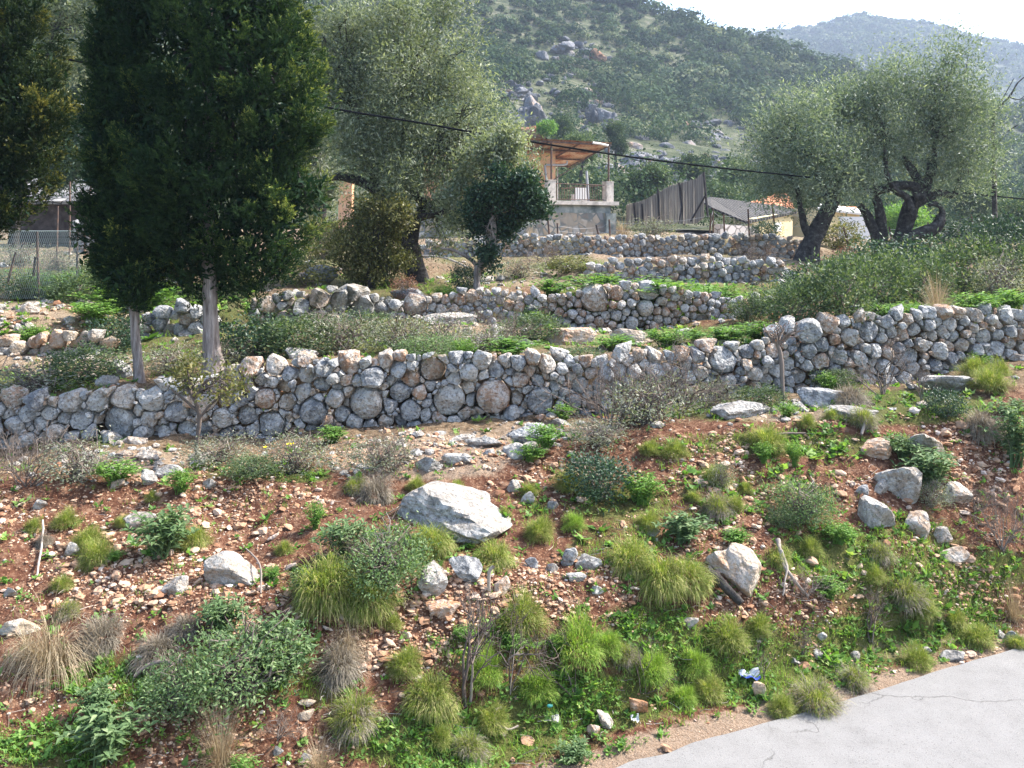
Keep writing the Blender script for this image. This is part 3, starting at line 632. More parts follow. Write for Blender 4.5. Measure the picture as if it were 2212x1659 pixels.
evr = broadtree('evergreen_tree', 'small dark glossy evergreen with a thin forked trunk, left of the house terrace', b,
          [pxp([(1030, 640, 9), (1030, 600, 8), (1036, 575, 10), (1062, 540, 8), (1068, 500, 6.5), (1064, 450, 5)], YE), pxp([(1036, 580, 5), (1010, 555, 4), (985, 540, 3), (950, 535, 2)], YE)], blobs_px(ev, YE, .9, .3, R(7)), 'broad', 'bark_cypress', 32, 1500, 15, .085, .042, .10, .02, tint=(.42, .15), fork=[P(1064, 460, YE)])
mb = crown(subblobs(blobs_px([(1060, 335, 34), (1022, 352, 24), (1100, 325, 26), (1128, 362, 18), (1000, 395, 18), (1098, 288, 16), (972, 430, 16), (985, 478, 14), (1040, 300, 14)], YE + .3, .9, .3, R(8)), 9, R(88), .45), 620, 14, .09, .034, R(33), .13, .3, .4, .25, .7, (.62, .16))
o = mb.build('pale_top_leaves', M['olive'], None, False, loc=b); o.location = (0, 0, 0); o.parent = evr; o['label'] = 'paler grey green upper leaves'
b = G(800, 618)
yb = [(790, 470, 50), (840, 460, 42), (760, 510, 48), (820, 520, 55), (770, 560, 45), (850, 540, 36), (830, 575, 40), (790, 600, 32), (735, 540, 28), (870, 480, 24), (840, 610, 26)]
broadtree('yellowing_bush', 'tall yellowish green bush in front of the black olive trunk', b, [np.array([[b[0], b[1], b[2] - .1, .06], [b[0] - .05, b[1], b[2] + .5, .045], [b[0] + .05, b[1], b[2] + .9, .03]])],
          blobs_px(yb, b[1], .9, .3, R(9)), 'yellowbush', 'bark_olive', 34, 1500, 15, .075, .034, .11, .02, cat='bush', tint=(.5, .2))
# the right olives: two trees whose crowns meet
YR = 24.0; b = G(1748, 566); YR = b[1]
rl0 = [(1690, 310, 56), (1740, 265, 63), (1680, 370, 47), (1760, 350, 70), (1720, 400, 50), (1800, 405, 47), (1660, 330, 34), (1800, 265, 62), (1840, 340, 52), (1660, 395, 29), (1760, 430, 34), (1850, 395, 34), (1690, 245, 29), (1645, 300, 20)]
broadtree('olive_tree', 'leaning olive with one thick dark trunk, left of the pair by the yellow house', b,
          [pxp([(1740, 580, 34), (1748, 540, 24), (1760, 510, 19), (1780, 470, 18), (1800, 430, 15), (1805, 400, 10)], YR), pxp([(1755, 520, 10), (1735, 480, 8), (1728, 440, 6), (1720, 400, 4)], YR), pxp([(1795, 440, 10), (1770, 390, 7), (1750, 340, 4)], YR), pxp([(1735, 545, 12), (1715, 570, 8), (1690, 585, 5)], YR)],
          blobs_px([(a_, b_, r_ * 1.12) for a_, b_, r_ in rl0], YR, .9, .7, R(10)), 'olive_blue', 'bark_olive', 35, 2300, 12, .12, .030, .30, .035, fork=[P(1805, 400, YR), P(1720, 400, YR), P(1750, 340, YR)], tint=(.55, .17), nsub=6, srel=.55)
b = G(1915, 562); YQ = b[1]
rr0_ = [(1900, 205, 63), (1960, 190, 63), (2050, 150, 52), (2080, 210, 56), (2085, 115, 32), (1990, 265, 79), (1900, 290, 70), (2080, 290, 63), (2115, 330, 38), (1950, 345, 66), (2050, 365, 56), (1880, 365, 41), (2105, 385, 29), (2010, 210, 61), (1850, 230, 43), (2105, 235, 38), (2055, 105, 23), (1940, 145, 29), (2135, 290, 20), (1880, 165, 29)]
broadtree('olive_tree', 'many-stemmed olive with twisting dark limbs, right one of the pair', b,
          [pxp([(1900, 575, 16), (1895, 520, 13), (1880, 480, 11), (1868, 455, 9), (1858, 442, 8)], YQ), pxp([(1900, 560, 14), (1905, 500, 12), (1900, 460, 11), (1895, 430, 9), (1890, 400, 7)], YQ), pxp([(1925, 575, 20), (1945, 520, 16), (1960, 470, 17), (1970, 440, 16), (1995, 425, 13), (2005, 390, 9), (2010, 340, 6)], YQ),
           pxp([(1920, 560, 14), (1945, 530, 14), (1985, 505, 14), (2020, 492, 13), (2030, 475, 11), (2025, 468, 6)], YQ - .4), pxp([(1990, 430, 12), (1975, 405, 12), (1940, 400, 10), (1910, 408, 9), (1880, 412, 7), (1865, 395, 5)], YQ - .3), pxp([(1985, 430, 10), (1990, 405, 10), (1975, 375, 9), (1950, 340, 5)], YQ), pxp([(2000, 430, 9), (2030, 418, 8), (2060, 420, 7), (2070, 400, 5), (2075, 370, 3)], YQ), pxp([(1975, 470, 8), (1960, 430, 8), (1935, 410, 7), (1915, 370, 5), (1912, 320, 4)], YQ - .5), pxp([(2030, 480, 8), (2035, 455, 6), (2020, 440, 5), (2005, 445, 4)], YQ - .4), pxp([(1990, 400, 8), (2010, 380, 7), (2020, 360, 6), (2015, 300, 4)], YQ)],
          blobs_px([(a_, b_, r_ * 1.12) for a_, b_, r_ in rr0_] + [(1845, 300, 50), (1840, 230, 34)], YQ, .9, .8, R(11)), 'olive_blue', 'bark_olive', 36, 3300, 12, .12, .030, .30, .035, fork=[P(2010, 340, YQ), P(1950, 340, YQ), P(1912, 320, YQ), P(2015, 300, YQ), P(2075, 370, YQ), P(1890, 400, YQ)], tint=(.55, .17), nsub=6, srel=.55)
# bare branch beyond the right olive, at the picture's edge
YB = 27.0; bb = P(2150, 560, YB); bb[2] = height(bb[0], bb[1])
mb = trunkmesh([pxp([(2150, 540, 6), (2148, 420, 5), (2146, 300, 4), (2150, 245, 3), (2180, 210, 2.2), (2198, 180, 1.5), (2215, 165, 1)], YB), pxp([(2180, 210, 1.5), (2200, 215, 1), (2215, 205, .8)], YB), pxp([(2150, 245, 2), (2165, 215, 1.4), (2190, 170, .8)], YB), pxp([(2148, 330, 2), (2170, 290, 1.4), (2200, 270, .8)], YB)], R(1), 6, 20, .02)
o = mb.build('bare_tree', M['bark_olive'], None, True, loc=bb); tag(o, 'leafless thin tree reaching out at the right edge beyond the olives', 'tree')
# grey tree mass behind the cypresses, upper left
for (px, py, bl, lab, mt, Yt, sd) in [
    (30, 470, [(120, 60, 85), (60, 10, 70), (190, 20, 75), (170, 120, 60), (110, 160, 50), (230, 90, 45), (150, -60, 70)], 'grey green tree seen between the left cypress crowns', 'olive', 27, 41),
    (240, 470, [(185, 220, 62), (160, 300, 55), (215, 330, 45), (150, 370, 40), (190, 160, 45), (110, 380, 38)], 'shadowy evergreen above the stone roof at left', 'broad', 30, 42),
    (690, 470, [(690, 320, 40), (660, 280, 42), (700, 400, 38), (680, 440, 30), (640, 340, 30)], 'twiggy grey tree between the cypress and the tall olive', 'greyshrub', 30, 43)]:
    b = P(px, py, Yt); b[2] = height(b[0], b[1])
    broadtree('background_tree', lab, b, [np.array([[b[0], Yt, b[2] - .1, .16], [b[0] + .1, Yt, b[2] + 1.2, .13], [*P(bl[0][0], bl[0][1], Yt), .07]])], blobs_px(bl, Yt, .9, .5, R(sd)), mt, 'bark_olive', sd, 1100, 14, .15, .05, .22, .03, tint=(.42, .17))
# ------------------------------------------------------------------ hills
HL = [[(0, 478, 56), (1106, 484, 56), (1600, 500, 56), (2212, 530, 56)],
      [(0, 370, 90), (1000, 385, 90), (1250, 400, 90), (1500, 425, 90), (1750, 450, 90), (2212, 480, 90)],
      [(0, 150, 145), (900, 190, 145), (1100, 215, 145), (1300, 285, 145), (1560, 320, 145), (1800, 370, 145), (2212, 430, 145)],
      [(0, -60, 180), (900, 60, 185), (1150, 110, 190), (1350, 170, 190), (1560, 215, 190), (1800, 260, 190), (2212, 335, 190)],
      [(0, -260, 215), (900, -110, 235), (1200, -40, 240), (1300, -8, 240), (1420, 36, 240), (1560, 84, 240), (1680, 108, 240), (1800, 148, 240), (1900, 185, 240), (2050, 222, 240), (2212, 245, 240)]]
def hprofile(LL, u):
    uc = np.clip(u, -.75, .8); Ys, Zs = [], []
    for l in LL:
        a, y, z = line(l); Ys.append(np.interp(uc, a, y)); Zs.append(np.interp(uc, a, z))
    Ys.append(Ys[-1] + 90); Zs.append(Zs[-1] - 25)
    return np.stack(Ys), np.stack(Zs)
def hheight(LL, u, Y):
    Ys, Zs = hprofile(LL, u); z = Zs[-1].copy(); z = np.where(Y < Ys[0], Zs[0], z)
    for i in range(len(Ys) - 1):
        m = (Y >= Ys[i]) & (Y < Ys[i + 1]); f = (Y - Ys[i]) / (Ys[i + 1] - Ys[i]); z = np.where(m, Zs[i] + f * (Zs[i + 1] - Zs[i]), z)
    return z
def hill_relief(X, Y, s): return s * (2.2 * fbm(np.stack([X / 26, Y / 26, X * 0], -1), 4) + .5 * fbm(np.stack([X / 5, Y / 5, X * 0], -1), 3))
def hsample(LL, n, rng, u0, u1, wpow=1.0):
    u = rng.uniform(u0, u1, n); Ys, Zs = hprofile(LL, u); t = rng.uniform(0, 1, n)
    Y = np.sqrt(Ys[0] ** 2 + t * ((Ys[-2] + 12) ** 2 - Ys[0] ** 2)) if wpow == 1 else Ys[0] + t ** wpow * (Ys[-2] + 12 - Ys[0])
    return u * Y, Y, u
u_ = np.linspace(-1.0, 1.0, 300); y_ = np.linspace(54, 330, 190); U2, Y2_ = np.meshgrid(u_, y_); X2 = U2 * Y2_
Z2 = hheight(HL, U2, Y2_) + hill_relief(X2, Y2_, np.clip((Y2_ - 60) / 40, 0, 1))
k = NT('hillside'); c = k.ramp(k.noise(.35, 7, .65), [(.36, (.04, .052, .026)), (.52, (.08, .092, .05)), (.64, (.15, .145, .105)), (.76, (.30, .29, .27))])
k.bump(k.noise(.9, 6, .7), .8, .8); M['hill'] = k.base(c, .95, .1)
o = MB().add(np.stack([X2, Y2_, Z2], -1), gridfaces(len(y_), len(u_))).build('hillside', M['hill'], smooth=True); tag(o, kind='structure')
FL = [[(0, 330, 420), (1500, 330, 420), (2212, 400, 420)], [(0, 240, 560), (1500, 210, 560), (1900, 190, 560), (2212, 250, 560)], [(0, 170, 740), (1300, 150, 740), (1450, 112, 740), (1560, 84, 740), (1640, 71, 740), (1720, 62, 740), (1800, 48, 740), (1850, 42, 740), (1900, 39, 740), (1960, 45, 740), (2040, 60, 740), (2100, 78, 740), (2160, 85, 740), (2212, 98, 740), (2500, 170, 740)]]
yf = np.linspace(400, 860, 130); U3, Y3 = np.meshgrid(u_, yf); X3 = U3 * Y3
Z3 = hheight(FL, U3, Y3) + hill_relief(X3, Y3, 1.3)
o = MB().add(np.stack([X3, Y3, Z3], -1), gridfaces(len(yf), len(u_))).build('distant_hill', M['hill'], smooth=True); tag(o, kind='structure')
# maquis covering the hill: one mass nobody could count
def bush_mass(LL, n, rng, u0, u1, rlo, rhi, per, leaf, rel, keepfn=None):
    X, Y, u = hsample(LL, n, rng, u0, u1)
    if keepfn is not None:
        m = keepfn(X, Y, u); X, Y, u = X[m], Y[m], u[m]
    Z = hheight(LL, u, Y) + hill_relief(X, Y, rel(Y)); m = len(X)
    r = (rlo + (rhi - rlo) * rng.uniform(0, 1, m) ** 2.0) * (.75 + .5 * (vnoise(np.stack([X / 30, Y / 30, X * 0], -1)) > -.1))
    bt = np.clip(.36 + .30 * rng.normal(size=m), .0, 1)
    N = m * per; d = sph(N, rng); d[:, 2] = np.abs(d[:, 2]) * 1.1 - .15; d = unit(d); bi = np.repeat(np.arange(m), per)
    q = (.72 + .38 * rng.uniform(0, 1, N)) * (1 + .35 * vnoise(d * 2.2 + bi[:, None] * 3.3))
    C = np.stack([X, Y, Z + r * .25], -1)
    p = C[bi] + d * (r[bi] * q)[:, None] * np.array([1, 1, .85])
    nn = unit(d * 1.0 + sph(N, rng) * .55); ld = unit(np.cross(nn, sph(N, rng)))
    sz = leaf * (.6 + .3 * r[bi]) * rng.uniform(.6, 1.4, N) * np.clip(Y[bi] / 150, .42, 6)
    Vv, Fq = leafquads(p - ld * sz[:, None] * .5, ld, nn, sz, sz * .75)
    return MB().add(Vv, Fq, np.clip(bt[bi] + rng.normal(0, .10, N) + .18 * (d[:, 2] - .4) * 0, 0, 1))
ROCKY = [(1150, 240, 70, 75), (1215, 105, 50, 26), (1300, 115, 30, 22), (1290, 250, 45, 50), (1360, 340, 70, 50), (1480, 330, 70, 40), (1550, 270, 60, 30), (1440, 400, 90, 22), (1590, 330, 50, 40), (1100, 200, 40, 20), (1600, 300, 60, 25), (1250, 170, 40, 16), (1500, 380, 90, 30)]
def notrock(X, Y, u):
    z = hheight(HL, u, Y); px, py = CX + F * u, HY - F * (z + 1.0 - CAMZ) / Y
    g = zone(px, py, [(a, b_, c_ * 1.25, d_ * 1.25, 1) for a, b_, c_, d_ in ROCKY]); return R(3).uniform(size=len(X)) > g * 1.1
rng = R(60)
mb = bush_mass(HL, 4300, rng, -.62, .62, 1.1, 3.6, 170, .34, lambda Y: np.clip((Y - 60) / 40, 0, 1), notrock)
mb2 = bush_mass(HL, 4200, rng, -.1, .62, .5, 1.3, 60, .30, lambda Y: np.clip((Y - 60) / 40, 0, 1), notrock)
mb.V += mb2.V; mb.F += [f + mb.n for f in mb2.F]; mb.T += mb2.T; mb.n += mb2.n
o = mb.build('hillside_maquis', M['wood']); tag(o, 'dense bushy maquis covering the near hillside', 'woodland', kind='stuff')
mb = bush_mass(FL, 7500, rng, .1, .62, 1.6, 4.6, 30, .24, lambda Y: 1.3 + 0 * Y)
o = mb.build('distant_woodland', M['wood']); tag(o, 'hazy woodland on the distant rounded hill', 'woodland', kind='stuff')
# cliffs and crags: lumpy grey limestone, rust stained
def hill_at(px, py):
    u = (px - CX) / F; s = (HY - py) / F; Y = np.linspace(58, 262, 600); z = hheight(HL, np.full(600, u), Y)
    i = np.argmax(z > CAMZ + s * Y); y = Y[i] if z[i] > CAMZ + s * Y[i] else 200.; return np.array([u * y, y, CAMZ + s * y]), y
k = NT('crag'); n1 = k.noise(.35, 6, .6); c = k.ramp(k.math('ADD', k.attr('tint'), k.math('MULTIPLY', k.math('SUBTRACT', n1, .5), .9)), [(.1, (.10, .105, .115)), (.45, (.245, .245, .255)), (.62, (.29, .20, .14)), (.85, (.28, .12, .065))])
k.bump(k.noise(1.2, 8, .7), .5, .9); M['crag'] = k.base(c, .95, .1)
for (px, py, w, h, tn, lab) in [(1150, 240, 92, 110, .40, 'tall grey cliff face with a rust red foot above the house'), (1150, 285, 76, 44, .85, 'rust red ledge at the foot of the grey cliff'), (1215, 100, 46, 34, .34, 'grey crag high on the hill among trees'), (1292, 118, 36, 32, .72, 'reddish crag right of the high grey one'),
                              (1282, 240, 34, 50, .3, 'pale pinnacle right of the tall cliff'), (1310, 275, 26, 40, .3, 'narrow pale rock below the pinnacle'), (1368, 340, 44, 44, .4, 'blue grey rock face beside the end of the terrace canopy'), (1105, 205, 60, 30, .25, 'pale broken ledge left of the tall cliff')]:
    c0, y = hill_at(px, py + h * .4); rngc = R(int(px * 3 + py)); mb = MB(); wm, hm = w / F * y, h / F * y
    for q in range(7):
        Vv, Fq = boulder((wm * rngc.uniform(.4, .8), wm * .7, hm * rngc.uniform(.4, .75)), rngc, 4, 12, .24, 22, 4.2)
        mb.add(Vv + c0 + np.array([rngc.uniform(-.38, .38) * wm, rngc.uniform(-2.5, -.5), hm * rngc.uniform(.0, .42)]), Fq, np.clip(tn + rngc.normal(0, .1), 0, 1))
    o = mb.build('cliff' if w > 45 else 'crag', M['crag'], None, False, loc=c0); tag(o, lab, 'rock')
mb = MB(); rngc = R(77)
for (a, b_, rx, ry) in ROCKY:
    for q in range(int(rx * ry / 70)):
        px, py = a + rngc.uniform(-1, 1) * rx, b_ + rngc.uniform(-1, 1) * ry
        c0, y = hill_at(px, py); s_ = rngc.uniform(.4, 1.0) * (1 + 1.2 * (rngc.uniform() < .2))
        Vv, Fq = boulder((s_ * rngc.uniform(1., 2.), s_, s_ * rngc.uniform(.8, 1.3)), rngc, 3, 10, .25, 20, 4); mb.add(Vv + c0 + [0, 0, s_ * .15], Fq, np.clip(rngc.normal(.32, .14), 0, 1))
o = mb.build('hillside_scree', M['crag']); tag(o, 'pale rocks scattered through the hillside bushes', 'rocks', kind='stuff')

# trees one can tell apart at the hill's foot
k_i = 0
for (px, py, Yt, w, h, mt, lab) in [
    (1400, 432, 62, 130, 75, 'maquis', 'broad grey green tree behind the left end of the reed screen'), (1255, 350, 70, 70, 60, 'maquis', 'bright green bush behind the terrace canopy'), (1500, 395, 80, 90, 60, 'wood', 'dark green tree above the reed screen'),
    (1330, 330, 95, 50, 70, 'wood', 'upright tree against pale rocks at the canopy tip'), (1600, 400, 75, 110, 60, 'maquis', 'rounded bushy tree between the reed screen and the olives'), (1215, 300, 100, 70, 46, 'wood', 'dark bushy tree under the cliff'), (1180, 285, 80, 26, 16, 'herb', 'small yellow green bush over the canopy'),
    (2120, 470, 60, 160, 90, 'maquis', 'wide bushy tree low at the right edge behind the wires'), (2190, 520, 50, 120, 90, 'wood', 'dark tree at the right edge below the cable'), (1960, 510, 48, 90, 60, 'herb', 'bright green bush seen between the olive stems'), (1560, 440, 70, 90, 40, 'maquis', 'pale shrub over the grey roof')]:
    rngt = R(int(px + py)); b = P(px, py, Yt); u = (px - CX) / F; b[2] = min(b[2], max(height(np.array([b[0]]), np.array([Yt]))[0] if Yt < 58 else hheight(HL, np.array([u]), np.array([Yt]))[0], -5)) if Yt > 58 else height(np.array([b[0]]), np.array([Yt]))[0]
    bl = [(px + rngt.uniform(-.32, .32) * w, py - h * rngt.uniform(.12, .82), w * rngt.uniform(.14, .26)) for _ in range(11)] + [(px, py - h * .3, w * .3)]
    B = blobs_px(bl, Yt, .9, 1.0, rngt)
    broadtree('hill_tree', lab, b, [np.array([[b[0], Yt, b[2] - .2, .16], [b[0], Yt, b[2] * .5 + B[0][0][2] * .5, .12], [*B[0][0], .05]])], B, mt, 'bark_olive', int(px), 700, 18, .17, .08, .22, .03, tint=(.45, .15))

# ------------------------------------------------------------------ the house with its terrace
k = NT('rusty_sheet'); n1 = k.noise(1.2, 6, .65); mp = k.n('Mapping'); mp.inputs['Scale'].default_value = (1, 1, 1); c = k.ramp(n1, [(.3, (.34, .27, .21)), (.45, (.42, .30, .20)), (.56, (.28, .12, .06)), (.7, (.12, .05, .03))]); M['rust'] = k.base(c, .8, .2)
k = NT('orange_render'); c = k.ramp(k.noise(1.5, 6, .6), [(.3, (.50, .25, .13)), (.55, (.62, .36, .21)), (.75, (.50, .38, .28))]); M['orange'] = k.base(c, .9, .1)
k = NT('pale_concrete'); c = k.ramp(k.noise(3.5, 7, .65), [(.3, (.20, .18, .16)), (.48, (.46, .41, .36)), (.65, (.62, .56, .50))]); M['palecon'] = k.base(c, .9, .1)
k = NT('grey_concrete'); c = k.ramp(k.noise(2.2, 7, .65), [(.3, (.10, .12, .12)), (.5, (.25, .28, .27)), (.7, (.42, .43, .41))]); M['greycon'] = k.base(c, .9, .1)
k = NT('rubble_masonry'); v1 = k.vor(2.6); ed = k.vor(2.6, 'DISTANCE_TO_EDGE'); sp = k.n('SeparateColor'); k.l(v1.outputs['Color'], sp.inputs[0])
c = k.ramp(sp.outputs[0], [(.1, (.22, .20, .18)), (.4, (.42, .33, .24)), (.7, (.60, .56, .50)), (.9, (.30, .30, .30))]); c = k.mix(k.ramp(ed.outputs['Distance'], [(.05, (1, 1, 1)), (.12, (0, 0, 0))]), c, (.20, .21, .20))
c = k.mix(k.ramp(k.noise(.9, 6, .6), [(.54, (0, 0, 0)), (.66, (1, 1, 1))]), c, (.36, .31, .25)); k.bump(ed.outputs['Distance'], .08, .6); M['rubble'] = k.base(c, .95, .1)
k = NT('white_jointed_stone'); v1 = k.vor(3.0); ed = k.vor(3.0, 'DISTANCE_TO_EDGE'); sp = k.n('SeparateColor'); k.l(v1.outputs['Color'], sp.inputs[0]); c = k.ramp(sp.outputs[0], [(.1, (.50, .46, .42)), (.9, (.66, .60, .56))]); c = k.mix(k.ramp(ed.outputs['Distance'], [(.04, (1, 1, 1)), (.09, (0, 0, 0))]), c, (.22, .20, .18)); M['jointed'] = k.base(c, .9, .1)
k = NT('iron'); c = k.ramp(k.noise(6, 5), [(.35, (.05, .04, .04)), (.65, (.16, .09, .06))]); M['iron'] = k.base(c, .75, .3)
k = NT('dark_iron'); M['darkiron'] = k.base((.025, .022, .024), .7, .3)
k = NT('grey_pipe'); M['pipe'] = k.base((.36, .36, .37), .6, .3)
k = NT('white_paint'); M['white'] = k.base((.72, .70, .68), .7, .3)
k = NT('cream_wall'); c = k.ramp(k.noise(1.2, 5), [(.35, (.62, .50, .27)), (.65, (.72, .61, .37))]); M['cream'] = k.base(c, .9, .1)
def bar(a, b_, r, sides=6): return tube(np.array([a, b_], float), r, sides)
ca, sa = math.cos(math.radians(27.7)), math.sin(math.radians(27.7)); E1 = np.array([ca, sa, 0]); E2 = np.array([-sa, ca, 0]); UPV = np.array([0, 0, 1.]); AX = np.stack([E1, E2, UPV])
B0 = np.array([4.6, 44.0, 0.0])                                # plan point of the right near post
SLZ = CAMZ + (500 - 436) / F * 44.2                            # terrace floor level
gz = float(height(np.array([3.]), np.array([44.]))[0])
def H(e1, e2, z): return B0 + E1 * e1 + E2 * e2 + UPV * z
house = empty('terrace_house', H(-2, 0, gz), 'orange rendered house with a raised terrace under a rusty sheet canopy', 'house')
def part(name, mb, mat, parent=None, smooth=False, lab=None):
    parent = parent or house; pl = np.array(parent.location) if parent.parent is None else np.array(parent.parent.location)
    o = mb.build(name, M[mat], None, smooth, loc=pl)
    o.location = (0, 0, 0); o.parent = parent
    if lab: o['label'] = lab
    return o
ZC = CAMZ + 4.22
# canopy: corrugated sheets sloping away, on beams
nw = 110; e1s = np.linspace(-5.6, .15, nw); Vc = []
for e2 in (-.1, 1.9, 3.8):
    Vc.append(np.stack([H(e, e2, ZC - .215 * (e2 + .1) + .02 * math.sin(e * 42)) for e in e1s]))
Vc = np.stack(Vc).reshape(-1, 3); fc = gridfaces(3, nw)
can = MB().add(Vc, fc, .5).add(Vc + [0, 0, .012], fc[:, ::-1], .5); canopy = part('canopy', can, 'rust')
mb = MB()
for e2 in (0, 1.2, 2.5, 3.7): mb.add(*box(H(-2.7, e2, ZC - .075 - .215 * (e2 + .1)), (5.7, .06, .08), AX))
for e1 in (-5, -3.4, -1.7, -.02):
    a, b_ = H(e1, -.1, ZC - .13), H(e1, 3.75, ZC - .13 - .215 * 3.8); mb.add(*bar(a, b_, .045, 4))
part('canopy_beams', mb, 'iron', canopy)
part('post', MB().add(*bar(H(0, 0, SLZ + .9), H(0, 0, ZC - .1), .045, 8)), 'iron', None, True)
part('post', MB().add(*bar(H(-3.15, 0, SLZ + .9), H(-3.15, 0, ZC - .1), .045, 8)), 'iron', None, True)
part('post', MB().add(*bar(H(-.7, 3.6, SLZ), H(-.7, 3.6, ZC - .9), .03, 8)), 'pipe', None, True)
def slab(c, s, bev=.02): return box(c, s, AX)
part('terrace_slab', MB().add(*slab(H(-3.6, 2.6, SLZ - .09), (8.0, 5.8, .18))), 'palecon')
part('retaining_wall', MB().add(*slab(H(-3.7, 2.6, (SLZ - .55 + gz - .5) / 2), (7.5, 5.3, SLZ - .55 - gz + .5))), 'rubble')
part('concrete_band', MB().add(*slab(H(-3.7, 2.6, SLZ - .37), (7.54, 5.34, .36))), 'greycon')
part('concrete_pier', MB().add(*slab(H(.02, -.06, (SLZ - .55 + gz - .5) / 2), (.55, .3, SLZ - .56 - gz + .5))), 'greycon')
for e1 in (-.02, -3.2): part('pillar', MB().add(*slab(H(e1, .02, SLZ + .46), (.40, .36, .92))).add(*slab(H(e1, .02, SLZ + .935), (.44, .40, .04))), 'palecon')
rl_ = MB().add(*bar(H(-2.98, .02, SLZ + .80), H(-.24, .02, SLZ + .78), .022)).add(*bar(H(-2.98, .02, SLZ + .08), H(-.24, .02, SLZ + .08), .018))
for e in np.linspace(-2.85, -.35, 19): rl_.add(*bar(H(e, .02, SLZ + .08), H(e, .02, SLZ + .79), .016, 5))
part('railing', rl_, 'iron')
part('railing', MB().add(*bar(H(0, .2, SLZ + .80), H(0, 4.4, SLZ + .80), .022)).add(*bar(H(0, .2, SLZ + .1), H(0, 4.4, SLZ + .1), .018)), 'iron')
part('brace', MB().add(*bar(H(-2.9, .5, SLZ + .9), H(.0, 1.2, ZC - .4), .025)), 'iron', None, True)
hb = MB().add(*slab(H(-4.75, 3.2, SLZ + 1.15), (5.4, 3.4, 2.3))); walls = part('wall', hb, 'orange')
part('roof', MB().add(*slab(H(-4.85, 3.2, SLZ + 2.38), (5.7, 3.9, .16))), 'rust')
dp = curve([[*H(-2.7, 1.36, SLZ + 1.75)], [*H(-1.6, 1.36, SLZ + 1.80)], [*H(-1.5, 1.36, SLZ + 1.98)]], 10)
part('drainpipe', MB().add(*tube(dp, .05, 8)).add(*bar(H(-2.5, 1.36, SLZ), H(-2.72, 1.36, SLZ + 1.75), .05, 8)), 'pipe', None, True)
part('sidewall', MB().add(*slab(H(.75, 3.2, gz + .6), (1.1, .2, 1.25))), 'orange')
# things on the terrace
o = MB().add(*slab(H(-1.15, .55, SLZ + .36), (.72, .06, .6))).add(*slab(H(-1.15, .75, SLZ + .33), (.72, .4, .05))).add(*slab(H(-1.47, .75, SLZ + .16), (.05, .4, .32))).add(*slab(H(-.83, .75, SLZ + .16), (.05, .4, .32))).build('bench', M['white'], loc=H(-1.15, .6, SLZ)); tag(o, 'white bench with solid back behind the terrace railing', 'bench')
o = MB().add(*bar(H(-.95, .3, SLZ), H(-1.05, .3, SLZ + 1.45), .06, 8)).build('pipe_length', M['pipe'], smooth=True, loc=H(-.95, .3, SLZ)); tag(o, 'grey pipe standing upright at the terrace railing', 'pipe')
o = MB().add(*tube(curve([[*H(-3.1, -.1, ZC - .2)], [*H(-1.2, -.15, ZC - .05)], [*H(-.1, -.1, ZC - .14)]], 8)[4:], .055, 8)).build('blind_roll', M['white'], smooth=True, loc=H(-.8, -.1, ZC - .15)); tag(o, 'pale rolled blind under the canopy tip', 'blind')
# ruined brick pillar and wall behind the olive
yp = 43.0; g0 = float(height(np.array([-8.]), np.array([yp]))[0])
t_ = empty('brick_pillar', (P(748, 440, yp)[0], yp, g0), 'orange pillar standing alone behind the tall olive', 'pillar')
zt = P(748, 390, yp)[2]; part('shaft', MB().add(*box((P(748, 0, yp)[0], yp, (g0 + zt) / 2), (.62, .6, zt - g0))), 'orange', t_); part('cap', MB().add(*box((P(748, 0, yp)[0], yp, zt + .04), (.72, .7, .10))), 'palecon', t_)
yw = 41.0; g0 = float(height(np.array([-4.]), np.array([yw]))[0]); xa, xb = P(860, 0, yw)[0], P(1165, 0, yw)[0]
o = MB().add(*box(((xa + xb) / 2, yw, (g0 + P(0, 455, yw)[2]) / 2), (xb - xa, .3, P(0, 455, yw)[2] - g0))).build('rendered_wall', M['rubble'], loc=((xa + xb) / 2, yw, g0)); tag(o, 'patchy pale wall glimpsed behind the olive branches', 'wall')

# ------------------------------------------------------------------ reed screen on iron posts
k = NT('reed'); mp = k.n('Mapping'); mp.inputs['Scale'].default_value = (22, 22, .9); k.l(k.pos(), mp.inputs[0]); c = k.ramp(k.math('ADD', k.math('MULTIPLY', k.noise(1, 3, .6, mp.outputs[0]), .8), k.math('MULTIPLY', k.attr('tint'), .25)), [(.30, (.08, .07, .066)), (.52, (.19, .17, .15)), (.7, (.32, .29, .25))]); M['reed'] = k.base(c, .9, .1)
rp = [(1353, 443, 488, 44.5), (1392, 433, 486, 43), (1447, 402, 484, 41), (1505, 386, 483, 38.5), (1520, 373, 470, 37.5)]
scr = empty('reed_screen', P(1440, 488, 41), 'tall grey reed screen rising to the right beside the terrace', 'fence')
rng = R(70); mb = MB(); n = 330; s = np.linspace(0, 1, n)
a = np.array([(p[0], p[1], p[2], p[3]) for p in rp]); tt = np.linspace(0, 1, len(a))
for i in range(n):
    q = [np.interp(s[i], tt, a[:, c_]) for c_ in range(4)]
    t0, b0 = P(q[0], q[1] + rng.normal(0, 1.0), q[3]), P(q[0], q[2], q[3]); b0 = b0 + [0, rng.normal(0, .012), 0]; b0[0] = t0[0] + rng.normal(0, .01)
    mb.add(*tube(np.array([b0, t0]), .0125, 4), rng.uniform(0, 1))
part('reed_panel', mb, 'reed', scr)
for (x0, y0, x1, y1, yy) in [(1369, 438, 1374, 488, 43.6), (1387, 440, 1389, 484, 42.6), (1421, 407, 1424, 470, 41.5), (1467, 394, 1478, 484, 39.8), (1520, 372, 1529, 466, 37.3)]:
    part('post', MB().add(*bar(P(x1, y1 + 3, yy), P(x0, y0, yy), .05, 6)), 'darkiron', scr)
